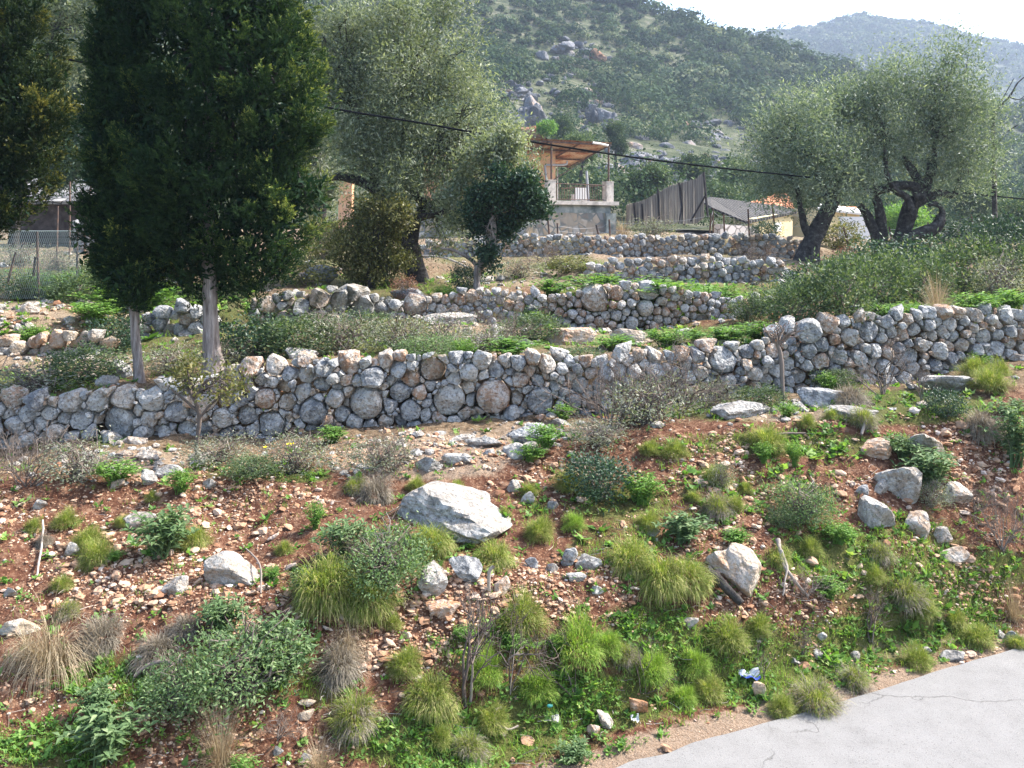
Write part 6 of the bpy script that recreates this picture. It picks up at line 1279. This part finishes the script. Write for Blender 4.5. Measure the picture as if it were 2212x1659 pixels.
ROCKS = [
 (985, 1128, 300, 120, 'long white boulder bulging from the red bank, largest of the slope', dict(tint=.36, amp=.14, d=1.1, freq=2.8, npl=16, seed=11, sink=.75, rot=(0, .16, 0))),
 (500, 1262, 132, 76, 'wide brown topped boulder with a dark overhung face at left', dict(tint=.55, amp=.08, npl=9)),
 (375, 1288, 66, 50, 'pinkish rock just left of the wide brown boulder', dict(tint=.6, amp=.1)),
 (300, 1140, 78, 40, 'pale tan rock above the big leaved plant', dict(tint=.62, amp=.1)),
 (1005, 1246, 80, 66, 'dark grey rounded boulder under the yellow green tuft', dict(tint=.05, amp=.06, mat='stone')),
 (935, 1280, 70, 82, 'craggy pointed rock left of the dark rounded boulder', dict(tint=.45, amp=.13)),
 (955, 1322, 86, 34, 'flat orange stone below the craggy pointed rock', dict(tint=.95, amp=.08, mat='stone_warm')),
 (1600, 1262, 112, 104, 'big flat faced tan slab standing on the slope, right of the grass mound', dict(tint=.5, amp=.09, npl=7, d=.3, mat='stone_warm')),
 (1560, 1235, 70, 60, 'rough brown edge of rock behind the flat faced slab', dict(tint=.6, amp=.12, mat='stone_warm')),
 (1230, 1207, 42, 50, 'smooth blue grey egg shaped stone', dict(tint=.08, amp=.03, mat='stone')),
 (1272, 1215, 64, 36, 'grey stone leaning right of the egg shaped one', dict(tint=.3, amp=.09)),
 (1148, 1218, 32, 26, 'small grey stone left of the white cube-like one', dict(tint=.2, mat='stone')),
 (1192, 1222, 30, 24, 'small white blocky stone', dict(tint=.3, npl=6)),
 (1245, 1245, 48, 20, 'flat grey stone below the egg shaped one', dict(tint=.3)),
 (1085, 1275, 40, 46, 'brown rock half buried right of the broken stick', dict(tint=.75, mat='stone_warm')),
 (1290, 1275, 34, 20, 'white chip below the leaning grey stone', dict(tint=.3)),
 (1110, 1060, 36, 28, 'pale stone above the right end of the white boulder', dict(tint=.5)),
 (1140, 1085, 34, 34, 'tan stone beside the little tuft above the white boulder', dict(tint=.55)),
 (1195, 1095, 28, 18, 'flat white stone among bright grass', dict(tint=.3)),
 (1410, 1140, 36, 30, 'pale round stone on the great grass mound', dict(tint=.35)),
 (1490, 1350, 40, 22, 'clean white flat stone beside the vivid tufts', dict(tint=.28, mat='stone_warm')),
 (1895, 1130, 80, 70, 'lumpy grey brown rock, left of the row at right', dict(tint=0.50, amp=.14, mat='boulder')),
 (1985, 1150, 68, 66, 'lumpy grey rock, middle of the row at right', dict(tint=0.70, amp=.14, mat='boulder')),
 (2038, 1160, 42, 44, 'smaller grey rock ending the row at right', dict(tint=0.50, amp=.12, mat='boulder')),
 (1905, 1068, 40, 34, 'stones piled above the lumpy grey brown rock', dict(tint=0.50, amp=.14, mat='boulder')),
 (1865, 1072, 34, 26, 'pale grey stone left of the piled ones', dict(tint=.15, mat='stone')),
 (2058, 1195, 86, 32, 'flat brown grey slab below the row at right', dict(tint=0.70, amp=.1, npl=7, mat='boulder')),
 (1945, 1070, 100, 92, 'tall pitted grey rock under the bright sage plant', dict(tint=0.50, amp=.16, freq=4.2, mat='boulder')),
 (1895, 990, 76, 52, 'brown rock with holes at the foot of the red cut', dict(tint=.8, amp=.2, freq=4.5, mat='stone_warm')),
 (2005, 985, 96, 70, 'dark grey rock behind the bright sage plant', dict(tint=0.70, amp=.12, mat='boulder')),
 (2070, 1075, 70, 50, 'brown rock in shadow right of the bright sage plant', dict(tint=.7, amp=.12, mat='stone')),
 (2058, 1420, 62, 26, 'white flat stone lying beside the road', dict(tint=.25)),
 (2190, 1385, 40, 30, 'grey stone at the right edge by the road', dict(tint=.15, mat='stone')),
 (2165, 1378, 26, 20, 'white pointed stone near the grey one by the road', dict(tint=.28)),
 (1380, 1545, 44, 42, 'orange round stone near the road', dict(tint=.9, mat='stone_warm')),
 (1308, 1565, 40, 46, 'pale double stone left of the orange round one', dict(tint=.6, amp=.1)),
 (1282, 1580, 34, 28, 'rusty stone at the foot of the pale double one', dict(tint=.85, mat='stone_warm')),
 (1200, 1555, 30, 26, 'white stone in the weeds below the bare saplings', dict(tint=.28)),
 (1640, 1510, 34, 40, 'peach coloured stone beside the blue wrapper', dict(tint=.6, mat='stone_warm')),
 (1550, 1495, 36, 28, 'orange stone left of the blue wrapper', dict(tint=.95, mat='stone_warm')),
 (1720, 1440, 26, 22, 'grey cobble by the pale twigs near the road', dict(tint=.2)),
 (1768, 1425, 24, 26, 'white cobble right of the pale twigs', dict(tint=.3)),
 (1850, 1418, 24, 24, 'pale standing cobble on the grassy verge', dict(tint=.4)),
 (1775, 1385, 28, 20, 'grey stone in the grass below the small dark sapling', dict(tint=.3)),
 (1995, 1400, 40, 18, 'group of flat pale stones on the verge at right', dict(tint=.4)),
 (1570, 1632, 22, 16, 'single brown pebble lying on the road edge', dict(tint=.6, level=3)),
 (1765, 1557, 30, 14, 'flat stone on the dirt strip beside the road', dict(tint=.45)),
 (1595, 912, 130, 44, 'pitted white rock lying on the lip of the bank', dict(tint=.22, amp=.16, freq=4.0, npl=8)),
 (2060, 850, 150, 44, 'flat white bedrock at the foot of the right wall', dict(tint=.22, amp=.14, freq=3.4, npl=8)),
 (1780, 880, 120, 50, 'grey bedrock below the wall right of the thin tree', dict(tint=.2, amp=.12, mat='stone')),
 (1850, 905, 110, 28, 'pale stones along the lip at right', dict(tint=.3, amp=.14)),
 (1160, 950, 130, 50, 'lichened flat rock in front of the wall', dict(tint=.3, amp=.14, mat='stone', npl=8)),
 (1168, 905, 26, 18, 'rust red round stone on the lichened flat rock', dict(tint=1.0, mat='stone_warm')),
 (1045, 965, 90, 28, 'long white slab before the wall', dict(tint=.28, amp=.08, npl=7)),
 (1120, 990, 60, 40, 'tilted white slab right of the long one', dict(tint=.35, rot=(0, .5, 0), npl=7)),
 (925, 1012, 66, 34, 'craggy grey stone on the flat left of the white slabs', dict(tint=.3, amp=.14)),
 (985, 1000, 70, 26, 'pale broken slab near the craggy grey stone', dict(tint=.45, amp=.1)),
 (1010, 1005, 34, 26, 'white stone between the slabs', dict(tint=.25)),
 (320, 1052, 42, 40, 'white pitted stone on the bank lip at left', dict(tint=.2, amp=.12)),
 (362, 1040, 60, 34, 'white rock right of the pitted stone on the lip', dict(tint=.25, amp=.12)),
 (315, 1000, 70, 26, 'pink stained flat rock below the flat grey boulder', dict(tint=.75, amp=.12)),
 (570, 1030, 30, 22, 'tan stone on the lip among bright grass', dict(tint=.6)),
 (450, 1065, 40, 26, 'tan stone over the shaded red hollow', dict(tint=.65, amp=.1)),
 (255, 1062, 34, 26, 'pale orange stone on the lip left of the white ones', dict(tint=.7)),
 (155, 1200, 34, 34, 'pale grey stone beside the hanging bright tuft', dict(tint=.45)),
 (85, 1108, 30, 26, 'whitish stone near the top of the bank at left', dict(tint=.4)),
 (20, 1285, 36, 22, 'pale stone at the left edge of the bank', dict(tint=.5)),
 (40, 1360, 90, 36, 'broad pale stone behind the straw tussock', dict(tint=.5, mat='stone_warm')),
 (660, 1548, 40, 22, 'pale block in the stone pile right of the sage shrub', dict(tint=.5, mat='stone_warm')),
 (662, 1525, 44, 16, 'flat block on top of the stone pile right of the sage shrub', dict(tint=.5, mat='stone_warm')),
 (660, 1640, 30, 22, 'white stone at the bottom by the short dry clump', dict(tint=.25)),
 (600, 1625, 26, 20, 'pale stone on the grey twig litter', dict(tint=.35)),
 (260, 808, 64, 48, 'blue grey boulder left of the narrow cypress trunk', dict(tint=.1, amp=.08, mat='stone')),
 (230, 835, 56, 34, 'rough pale stone below the blue grey boulder', dict(tint=.45, amp=.15)),
 (650, 778, 80, 34, 'broad pale crag behind the wall right of the thick cypress', dict(tint=.4, amp=.14)),
 (745, 790, 70, 26, 'long white stone laid on the wall', dict(tint=.25, amp=.07)),
 (970, 705, 130, 34, 'flat bedrock under the terrace wall', dict(tint=.45, amp=.12)),
 (1060, 738, 90, 26, 'white bedrock patch on the terrace', dict(tint=.25, amp=.12)),
 (1235, 745, 120, 56, 'pink bedrock hump below the red bulge', dict(tint=.7, amp=.12, mat='stone_warm')),
 (1370, 745, 110, 44, 'tan bedrock slab right of the pink hump', dict(tint=.5, amp=.1, mat='stone_warm')),
 (1130, 745, 60, 20, 'flat white stone left of the pink hump', dict(tint=.3)),
 (180, 665, 50, 20, 'stone in the weeds left of the narrow cypress', dict(tint=.5)),
 (425, 705, 50, 24, 'grey stone under the big cypress crown', dict(tint=.2, mat='stone')),
 (372, 612, 40, 20, 'pale stone in the green behind the cypresses', dict(tint=.25)),
 (690, 610, 90, 44, 'dark grey rubble mound behind the mossy boulders', dict(tint=.1, amp=.2, mat='stone_far')),
 (660, 580, 26, 26, 'blue grey stone on the dark rubble mound', dict(tint=.1, mat='stone_far')),
 (880, 640, 90, 30, 'pair of grey slabs below the black olive trunk', dict(tint=.15, amp=.1, mat='stone_far')),
 (1310, 618, 60, 26, 'grey boulder at the left end of the heap-like wall', dict(tint=.15, mat='stone_far')),
 (1540, 520, 40, 26, 'large blue grey boulder on the upper wall', dict(tint=.05, mat='stone_far')),
 (1492, 518, 36, 20, 'blue grey boulder on the upper wall left of the large one', dict(tint=.05, mat='stone_far')),
 (1705, 600, 70, 36, 'dark grey boulder at the right end of the heap-like wall', dict(tint=.1, mat='stone_far')),
]
for (px, py, w, h, lab, kw) in ROCKS: rock(px, py, w, h, lab, **kw)
# ------------------------------------------------------------------ saplings, sticks, logs
def tree_px(name, label, cat, paths, Y, mat='twig', tint=.5, leaves=None, sides=6):
    b = np.array(paths[0][0][:2]); base = P(b[0], b[1], Y); mb = MB()
    for pth in paths:
        c = curve(pxp(pth, Y), 14); Vv, Fq = tube(c[:, :3], c[:, 3], sides); mb.add(gnarl(Vv, .012, 6), Fq, tint)
    if leaves is None:
        return tag(mb.build(name, M[mat], smooth=True, loc=base), label, cat)
    root = empty(name, base, label, cat)
    o = mb.build('trunk', M[mat], smooth=True, loc=base); o.location = (0, 0, 0); o.parent = root
    bl, lm, n, L, W, sp = leaves; rng = R(int(b[0])); B = blobs_px(bl, Y, .9, .15, rng)
    o = crown(B, n, 9, L, W, rng, sp, .25, .4, .3, .6, (.5, .2)).build('crown', M[lm], loc=base); o.location = (0, 0, 0); o.parent = root
    mb = MB()
    for c, r in B: limbs(mb, pxp([paths[0][-1]], Y)[0][:3], [c + r * rng.uniform(-.6, .6, 3) for _ in range(4)], .012, rng, 7, .25, 4, .003, tint)
    o = mb.build('branches', M[mat], smooth=True, loc=base); o.location = (0, 0, 0); o.parent = root
    return root
ys = float(G(428, 1000)[1]); ys = min(ys, 10.3)
tree_px('sapling', 'thin leaning sapling with yellow green leaf balls in front of the wall', 'sapling', [[(430, 1015, 4), (425, 965, 4.5), (430, 890, 4.5), (415, 855, 3)], [(430, 890, 3.5), (395, 860, 2.5), (370, 840, 1.5)], [(428, 905, 3), (460, 870, 2.5), (490, 850, 2)], [(415, 860, 3), (410, 830, 2), (405, 800, 1.5)]], ys, 'twig', .35,
        ([(410, 800, 30), (400, 822, 26), (385, 810, 16), (495, 815, 26), (490, 850, 22), (515, 830, 14), (440, 855, 12)], 'yellowbush', 130, .05, .026, .07))
yt = float(G(1690, 866)[1])
tree_px('thin_tree', 'thin grey tree with a twiggy leafless head growing at the wall', 'tree', [[(1692, 880, 5), (1690, 830, 4.5), (1688, 780, 5), (1680, 745, 4)], [(1680, 745, 3), (1660, 725, 2), (1650, 700, 1.3)], [(1680, 745, 3), (1705, 725, 2), (1730, 715, 1.3)]], yt - .35, 'twig', .55,
        ([(1680, 715, 32), (1710, 722, 30), (1660, 705, 24), (1730, 720, 22), (1690, 695, 24)], 'russet', 14, .03, .012, .10))
for (px, py, w, h, lab) in [(1010, 1490, 110, 200, 'largest bare branching sapling in front of the red hollow'), (1098, 1470, 120, 170, 'second bare branching sapling right of the largest'), (1235, 1500, 130, 130, 'sprawling bare sapling right of the second one'), (1390, 1500, 90, 110, 'thin dry stalks below the tall vivid tuft'), (1880, 1368, 60, 90, 'small dark bare sapling on the lower right slope'), (1650, 1480, 60, 80, 'thin grey twig plant beside the blue wrapper')]:
    plant('darktwig', px, py, w, h, lab)
plant('twig', 1735, 1420, 50, 60, 'pale dead twigs near the road')
plant('brush', 1740, 1300, 150, 80, 'heap of dry twigs beside the dead roots')
plant('brush', 600, 1590, 150, 60, 'grey twig litter under the largest sage shrub')
plant('brush', 760, 1235, 110, 90, 'dead grey stalks among the light green sage bush')
def stick(label, pts, mat='twig', tint=.5, lift=.02, name='stick', cat='stick', gn=.01):
    q = []
    for (px, py, r, *z) in pts:
        g = G(px, py); q.append([g[0], g[1], g[2] + lift + (z[0] if z else 0), r / F * g[1]])
    c = curve(np.array(q), 14); Vv, Fq = tube(c[:, :3], c[:, 3], 7); return tag(MB().add(gnarl(Vv, gn, 9), Fq, tint).build(name, M[mat], smooth=True, loc=c[0, :3]), label, cat)
g = G(1055, 1275)
o = MB(); c = curve(np.array([[*P(1056, 1275, g[1]), .013], [*P(1056, 1250, g[1] - .02), .014], [*P(1058, 1232, g[1] - .03), .015], [*P(1066, 1224, g[1] - .05), .013]]), 12); o.add(*tube(c[:, :3], c[:, 3], 7), .9); tag(o.build('stick', M['twig'], smooth=True, loc=g), 'pale broken hooked stick standing in red soil', 'stick')
stick('charred black log lying down the slope from the grass mound', [(1530, 1245, 9, .04), (1565, 1285, 10, .05), (1600, 1320, 8, .03)], 'bark_olive', .2, .05, 'log', 'log', .02)
stick('pale twisted dead roots hanging from the hollow', [(1680, 1200, 5, .06), (1688, 1235, 4.5, .08), (1700, 1268, 3.5, .05), (1745, 1310, 2.5, .01)], 'twig', .7, .03, 'dead_root', 'root', .03)
stick('thinner dead root beside the twisted pale one', [(1688, 1230, 4, .1), (1700, 1265, 3, .06), (1692, 1310, 2, .02)], 'twig', .8, .03, 'dead_root', 'root', .02)
stick('curled bleached root in the grass below the saplings', [(1082, 1520, 3, .03), (1068, 1535, 3.5, .04), (1072, 1556, 3, .03), (1098, 1566, 2.5, .02), (1118, 1560, 2, .01)], 'twig', .7, .03, 'dead_root', 'root', .03)
stick('thin pale stick standing on the bank at left', [(80, 1245, 2, 0), (90, 1190, 2.4, .03), (92, 1150, 2, .08)], 'twig', .9, .02)
stick('long thin stick hanging from the mid bank shrub', [(530, 1195, 1.6, .05), (560, 1250, 2.2, .10), (565, 1300, 2, .05)], 'twig', .6, .03)
stick('brown root poking from the dark soil cut', [(1640, 960, 2, .03), (1690, 950, 2.4, .04), (1740, 945, 2, .02)], 'twig', .4, .02)
stick('pale loop of root under the tuft on the cut', [(1860, 915, 3, .03), (1868, 935, 4, .05), (1862, 955, 3, .02)], 'twig', .7, .03, 'dead_root', 'root')
stick('grey branch leaning from the dark sage shrub', [(290, 1480, 4, .03), (330, 1470, 5, .10), (370, 1480, 4, .12), (395, 1500, 3, .08)], 'twig', .55, .03)
stick('pale fallen branch right of the black olive trunk', [(900, 568, 2, .2), (960, 580, 2.4, .25), (1020, 592, 2, .15)], 'twig', .9, .03)
# litter
k = NT('blue_plastic'); M['blue'] = k.base((.03, .06, .32), .4, .4)
k = NT('white_plastic'); M['whitep'] = k.base((.42, .44, .46), .4, .4)
k = NT('teal_plastic'); M['teal'] = k.base((.06, .30, .26), .35, .5)
g = G(1620, 1478); rng = R(50); xx, yy = np.meshgrid(np.linspace(-.5, .5, 14), np.linspace(-.5, .5, 10)); sw = 44 / F * g[1]
Vv = np.stack([xx * sw, yy * sw * .7, .03 * vnoise(np.stack([xx * 4, yy * 4, xx * 0], -1)) + .035 + .03 * np.abs(xx)], -1).reshape(-1, 3); fq = gridfaces(10, 14)
wr = empty('plastic_wrapper', g, 'crumpled blue and white plastic wrapper in the roadside grass', 'litter')
o = MB().add(Vv[:], fq[:60]).build('blue_film', M['blue'], smooth=True); o.parent = wr
o = MB().add(Vv[:], fq[60:]).build('white_film', M['whitep'], smooth=True); o.parent = wr
g = G(1372, 1568); o = MB().add(Vv * [.35, .6, .7] + g, fq).build('paper_scrap', M['whitep'], smooth=True, loc=g); tag(o, 'white scrap of paper below the orange round stone', 'litter')
g = G(1187, 1520); Vb, Fb = ico(3); o = MB().add(Vb * np.array([.022, .014, .012]) + g + [0, -.05, .05], Fb).build('glass_shard', M['teal'], smooth=True, loc=g); tag(o, 'small teal bottle fragment in the grass below the saplings', 'litter')
k = NT('yellow_petal'); M['yellow'] = k.base((.75, .58, .02), .6, .2)
k = NT('white_petal'); M['petal'] = k.base((.80, .78, .74), .6, .2)
def flower(px, py, up, r, mat, label, seed):
    g = G(px, py); rng = R(seed); h = up / F * g[1]; root = empty('wild_flower', g, label, 'flower', 'wild flowers')
    top = np.array([rng.uniform(-.02, .02), -.02, h]); o = MB().add(*tube(curve([[0, 0, 0], [*(top * .5 + [.01, 0, 0])], [*top]], 6), .003, 4), .5).build('stem', M['herb']); o.parent = root
    n = 7; a = np.arange(n) / n * 6.283; d = np.stack([np.cos(a), np.sin(a) * .8 - .2, .4 + 0 * a], -1); rm = r / F * g[1]
    Vv, Fq = leafquads(np.repeat(top[None], n, 0), d, np.tile([0, -.5, 1.], (n, 1)), rm, rm * .8); o = MB().add(Vv, Fq).build('petals', M[mat]); o.parent = root
flower(575, 1000, 30, 6, 'yellow', 'single yellow flower, left of the two below the wall', 1)
flower(630, 995, 32, 10, 'yellow', 'larger yellow flower, right of the two below the wall', 2)
for i, (px, py, lab) in enumerate([(430, 1225, 'white flower above the pinkish rock'), (487, 1215, 'white flower in the grass under the big leaved plant'), (397, 1230, 'white flower furthest left by the big leaved plant'), (425, 1250, 'white flower lowest beside the pinkish rock'), (550, 1480, 'white flower on the sage shrub'), (497, 1290, 'white flower in the shadow of the wide brown boulder'), (302, 1425, 'white flower right of the grey brown tussock')]):
    flower(px, py, 16, 7, 'petal', lab, 10 + i)

# ------------------------------------------------------------------ ground litter nobody could count: pebbles, low herbs, grass
rng = R(90)
def scatter_px(n, rng, x0=-330, x1=2560, y0=560, y1=1700):
    px = rng.uniform(x0, x1, n); py = rng.uniform(y0, y1, n); g = ground(px, py); return px, py, g
BARE = [(2400, 1000, 220, 120, .8), (-180, 1200, 220, 220, .9), (150, 1120, 260, 90, 1), (560, 1110, 260, 70, 1), (300, 1250, 420, 90, .9), (640, 1340, 260, 90, .8), (1000, 1290, 220, 90, .9), (1240, 1260, 220, 80, .9), (1650, 1020, 270, 110, 1), (1500, 1150, 200, 120, .5), (2100, 990, 150, 120, .9), (1180, 1050, 160, 60, .8), (880, 1390, 180, 80, .9), (330, 1560, 360, 120, .5), (80, 1540, 120, 90, .5), (1750, 1300, 280, 120, .4), (2080, 1280, 150, 90, .8),
        (950, 985, 300, 50, .9), (300, 1030, 350, 40, .6), (1300, 1300, 160, 60, .8), (100, 700, 220, 60, .8), (1420, 730, 300, 40, .4), (1800, 900, 300, 30, .5), (1250, 940, 220, 40, .5), (640, 1600, 120, 70, .7), (1900, 1420, 380, 45, .5), (150, 670, 200, 20, .9), (2000, 1200, 120, 60, .5)]
px, py, g = scatter_px(145000, rng); offr = g[:, 1] > road_edge(g[:, 0] / g[:, 1]) + .05
bare = zone(px, py, BARE); gz_ = zone(px, py, GREEN)
cl = np.clip(.66 + 1.4 * vnoise(g * 1.5 + 4) + .5 * vnoise(g * 5), .05, 1); keep = (rng.uniform(size=len(px)) < cl * np.clip(bare * .95 + .10 - .3 * gz_, .03, 1)) & offr & (g[:, 1] < 18)
px, py, g = px[keep], py[keep], g[keep]; n = len(px)
D1, F1 = ico(1); D2, F2 = ico(2)
def pebbles(g, size, rng, D, Fq):
    n = len(g); nv = len(D)
    sc3 = size[:, None] * np.stack([rng.uniform(.7, 1.4, n), rng.uniform(.7, 1.4, n), rng.uniform(.35, .75, n)], -1)
    a = rng.uniform(0, 6.283, n); nz = .72 + .56 * rng.uniform(0, 1, (n, nv))
    V = D[None] * nz[:, :, None] * sc3[:, None]
    tl = rng.normal(0, .35, n); V = np.stack([V[..., 0] * np.cos(tl)[:, None] - V[..., 2] * np.sin(tl)[:, None], V[..., 1], V[..., 0] * np.sin(tl)[:, None] + V[..., 2] * np.cos(tl)[:, None]], -1)
    V = np.stack([V[..., 0] * np.cos(a)[:, None] - V[..., 1] * np.sin(a)[:, None], V[..., 0] * np.sin(a)[:, None] + V[..., 1] * np.cos(a)[:, None], V[..., 2]], -1)
    V = V + g[:, None] + np.array([0, 0, 1.]) * (size * .22)[:, None, None]
    Fa = (Fq[None] + (np.arange(n) * nv)[:, None, None]).reshape(-1, 3)
    return V.reshape(-1, 3), Fa, np.repeat(np.clip(rng.normal(.52, .22, n), 0, 1), len(Fq))
mb = MB(); size = np.clip(.0082 * np.exp(rng.normal(0, .62, n)), .003, .05) * np.clip(g[:, 1] / 8, .8, 1.6)
sm_ = size < .022; mb.add(*pebbles(g[sm_], size[sm_], rng, D1, F1)); mb.add(*pebbles(g[~sm_], size[~sm_], rng, D2, F2))
tag(mb.build('pebbles', M['pebble']), 'loose tan and white pebbles strewn over the red soil', 'pebbles', kind='stuff')
# rubble on the terraces
px, py, g = scatter_px(9000, rng, y0=555, y1=1060); yy = g[:, 1]; keep = (rng.uniform(size=len(px)) < .12 + .75 * zone(px, py, STONY)) & (yy > np.interp(g[:, 0] / yy, LN[2][0], LN[2][1])) & (yy < 30); g = g[keep]
size = np.clip(.035 * np.exp(rng.normal(0, .55, len(g))), .012, .16) * np.clip(g[:, 1] / 12, .8, 1.5)
Vv, Fq, tt = pebbles(g, size, rng, D2, F2); tag(MB().add(Vv, Fq, np.clip(tt * 1.0 - .12, 0, 1)).build('rubble', M['boulder'], smooth=False), 'pale rubble lying on the terraces between the walls', 'rubble', kind='stuff')
# low herbs (clover-like rosettes)
px, py, g = scatter_px(33000, rng, y0=570); gz_ = zone(px, py, GREEN); yy = g[:, 1]; pn = vnoise(g * 2.2)
gz_ = np.maximum(gz_, .6 * br_green(g[:, 0], yy)); keep = (rng.uniform(size=len(px)) < np.maximum(gz_ * np.clip(.55 + .7 * pn, 0, 1), .06)) & (yy > road_edge(g[:, 0] / yy) + .18) & (yy < 30)
g = g[keep]; n = len(g); per = 9; a = rng.uniform(0, 6.283, (n, per)); el = rng.uniform(.1, .9, (n, per)); d = np.stack([np.cos(a) * np.cos(el), np.sin(a) * np.cos(el), np.sin(el)], -1).reshape(-1, 3)
sz = (np.repeat(.030 * np.exp(rng.normal(0, .35, n)) * np.clip(g[:, 1] / 8, .8, 2.2), per)) * rng.uniform(.6, 1.3, n * per)
base = np.repeat(g, per, 0) + rng.normal(0, .018, (n * per, 3)) * [1, 1, .4] + [0, 0, .012]
Vv, Fq = leafquads(base, d, np.tile([0, 0, 1.], (n * per, 1)) + rng.normal(0, .3, (n * per, 3)), sz * 1.25, sz * .72)
o = MB().add(Vv, Fq, np.clip(np.repeat(rng.normal(.42, .2, n), per) + rng.normal(0, .08, n * per), 0, 1)).build('low_herbs', M['herb']); tag(o, 'carpet of low broad leaved herbs and clover', 'herbs', kind='stuff')
# short grass
px, py, g = scatter_px(56000, rng, y0=570); gz_ = zone(px, py, GREEN + [(1600, 1570, 420, 46, 1), (1250, 1630, 250, 40, 1), (1950, 1450, 300, 40, .8), (1100, 1480, 200, 80, .8)]); yy = g[:, 1]; pn = vnoise(g * 3.1 + 9); gz_ = np.maximum(gz_, .5 * br_green(g[:, 0], yy))
keep = (rng.uniform(size=len(px)) < np.clip(gz_ * (.45 + .8 * pn), .03, 1)) & (yy > road_edge(g[:, 0] / yy) + .20 + .2 * rng.uniform(size=len(px))) & (yy < 24)
g = g[keep]; n = len(g); per = 5; gb = np.repeat(g, per, 0) + rng.normal(0, .022, (n * per, 3)) * [1, 1, 0]; N = len(gb)
scl = np.clip(gb[:, 1] / 8, .8, 2.2); Vv, Fq, seg = blade_arrays(gb, rng.uniform(0, 6.283, N), rng.uniform(.6, 1.5, N), .06 * scl * rng.uniform(.5, 1.5, N), .0055 * scl, rng.uniform(.3, 1.6, N), rng, 2)
o = MB().add(Vv, Fq, np.repeat(np.clip(rng.normal(.45, .2, N), 0, 1), seg)).build('short_grass', M['brightgrass']); tag(o, 'short fresh grass along the verge and terraces', 'grass', kind='stuff')
# dry litter twigs on bare ground
px, py, g = scatter_px(1500, rng, y0=880); keep = g[:, 1] > road_edge(g[:, 0] / g[:, 1]) + .3; g = g[keep]; mb = MB()
for q in g[:900]:
    a = rng.uniform(0, 6.283); L = rng.uniform(.04, .16); p1 = q + [0, 0, .012]; p2 = p1 + np.array([math.cos(a), math.sin(a), rng.uniform(-.1, .35)]) * L; mb.add(*tube(np.array([p1, (p1 + p2) / 2 + rng.normal(0, .01, 3), p2]), .0022, 3), rng.uniform(.3, 1))
tag(mb.build('twig_litter', M['twig']), 'dry twigs and straws littering the slope', 'litter', kind='stuff')

# ------------------------------------------------------------------ haze
DENS = .00055
k = NT('haze_air'); k.t.nodes.remove(k.b); pv = k.n('VolumePrincipled', Density=DENS, Anisotropy=.3); pv.inputs['Color'].default_value = (.48, .58, .76, 1); k.l(pv.outputs[0], k.out.inputs['Volume'])
o = MB().add(*box((0, 440, 94), (1900, 960, 194))).build('haze', k.m); tag(o, 'thin pale haze over the hills', 'haze', kind='stuff')
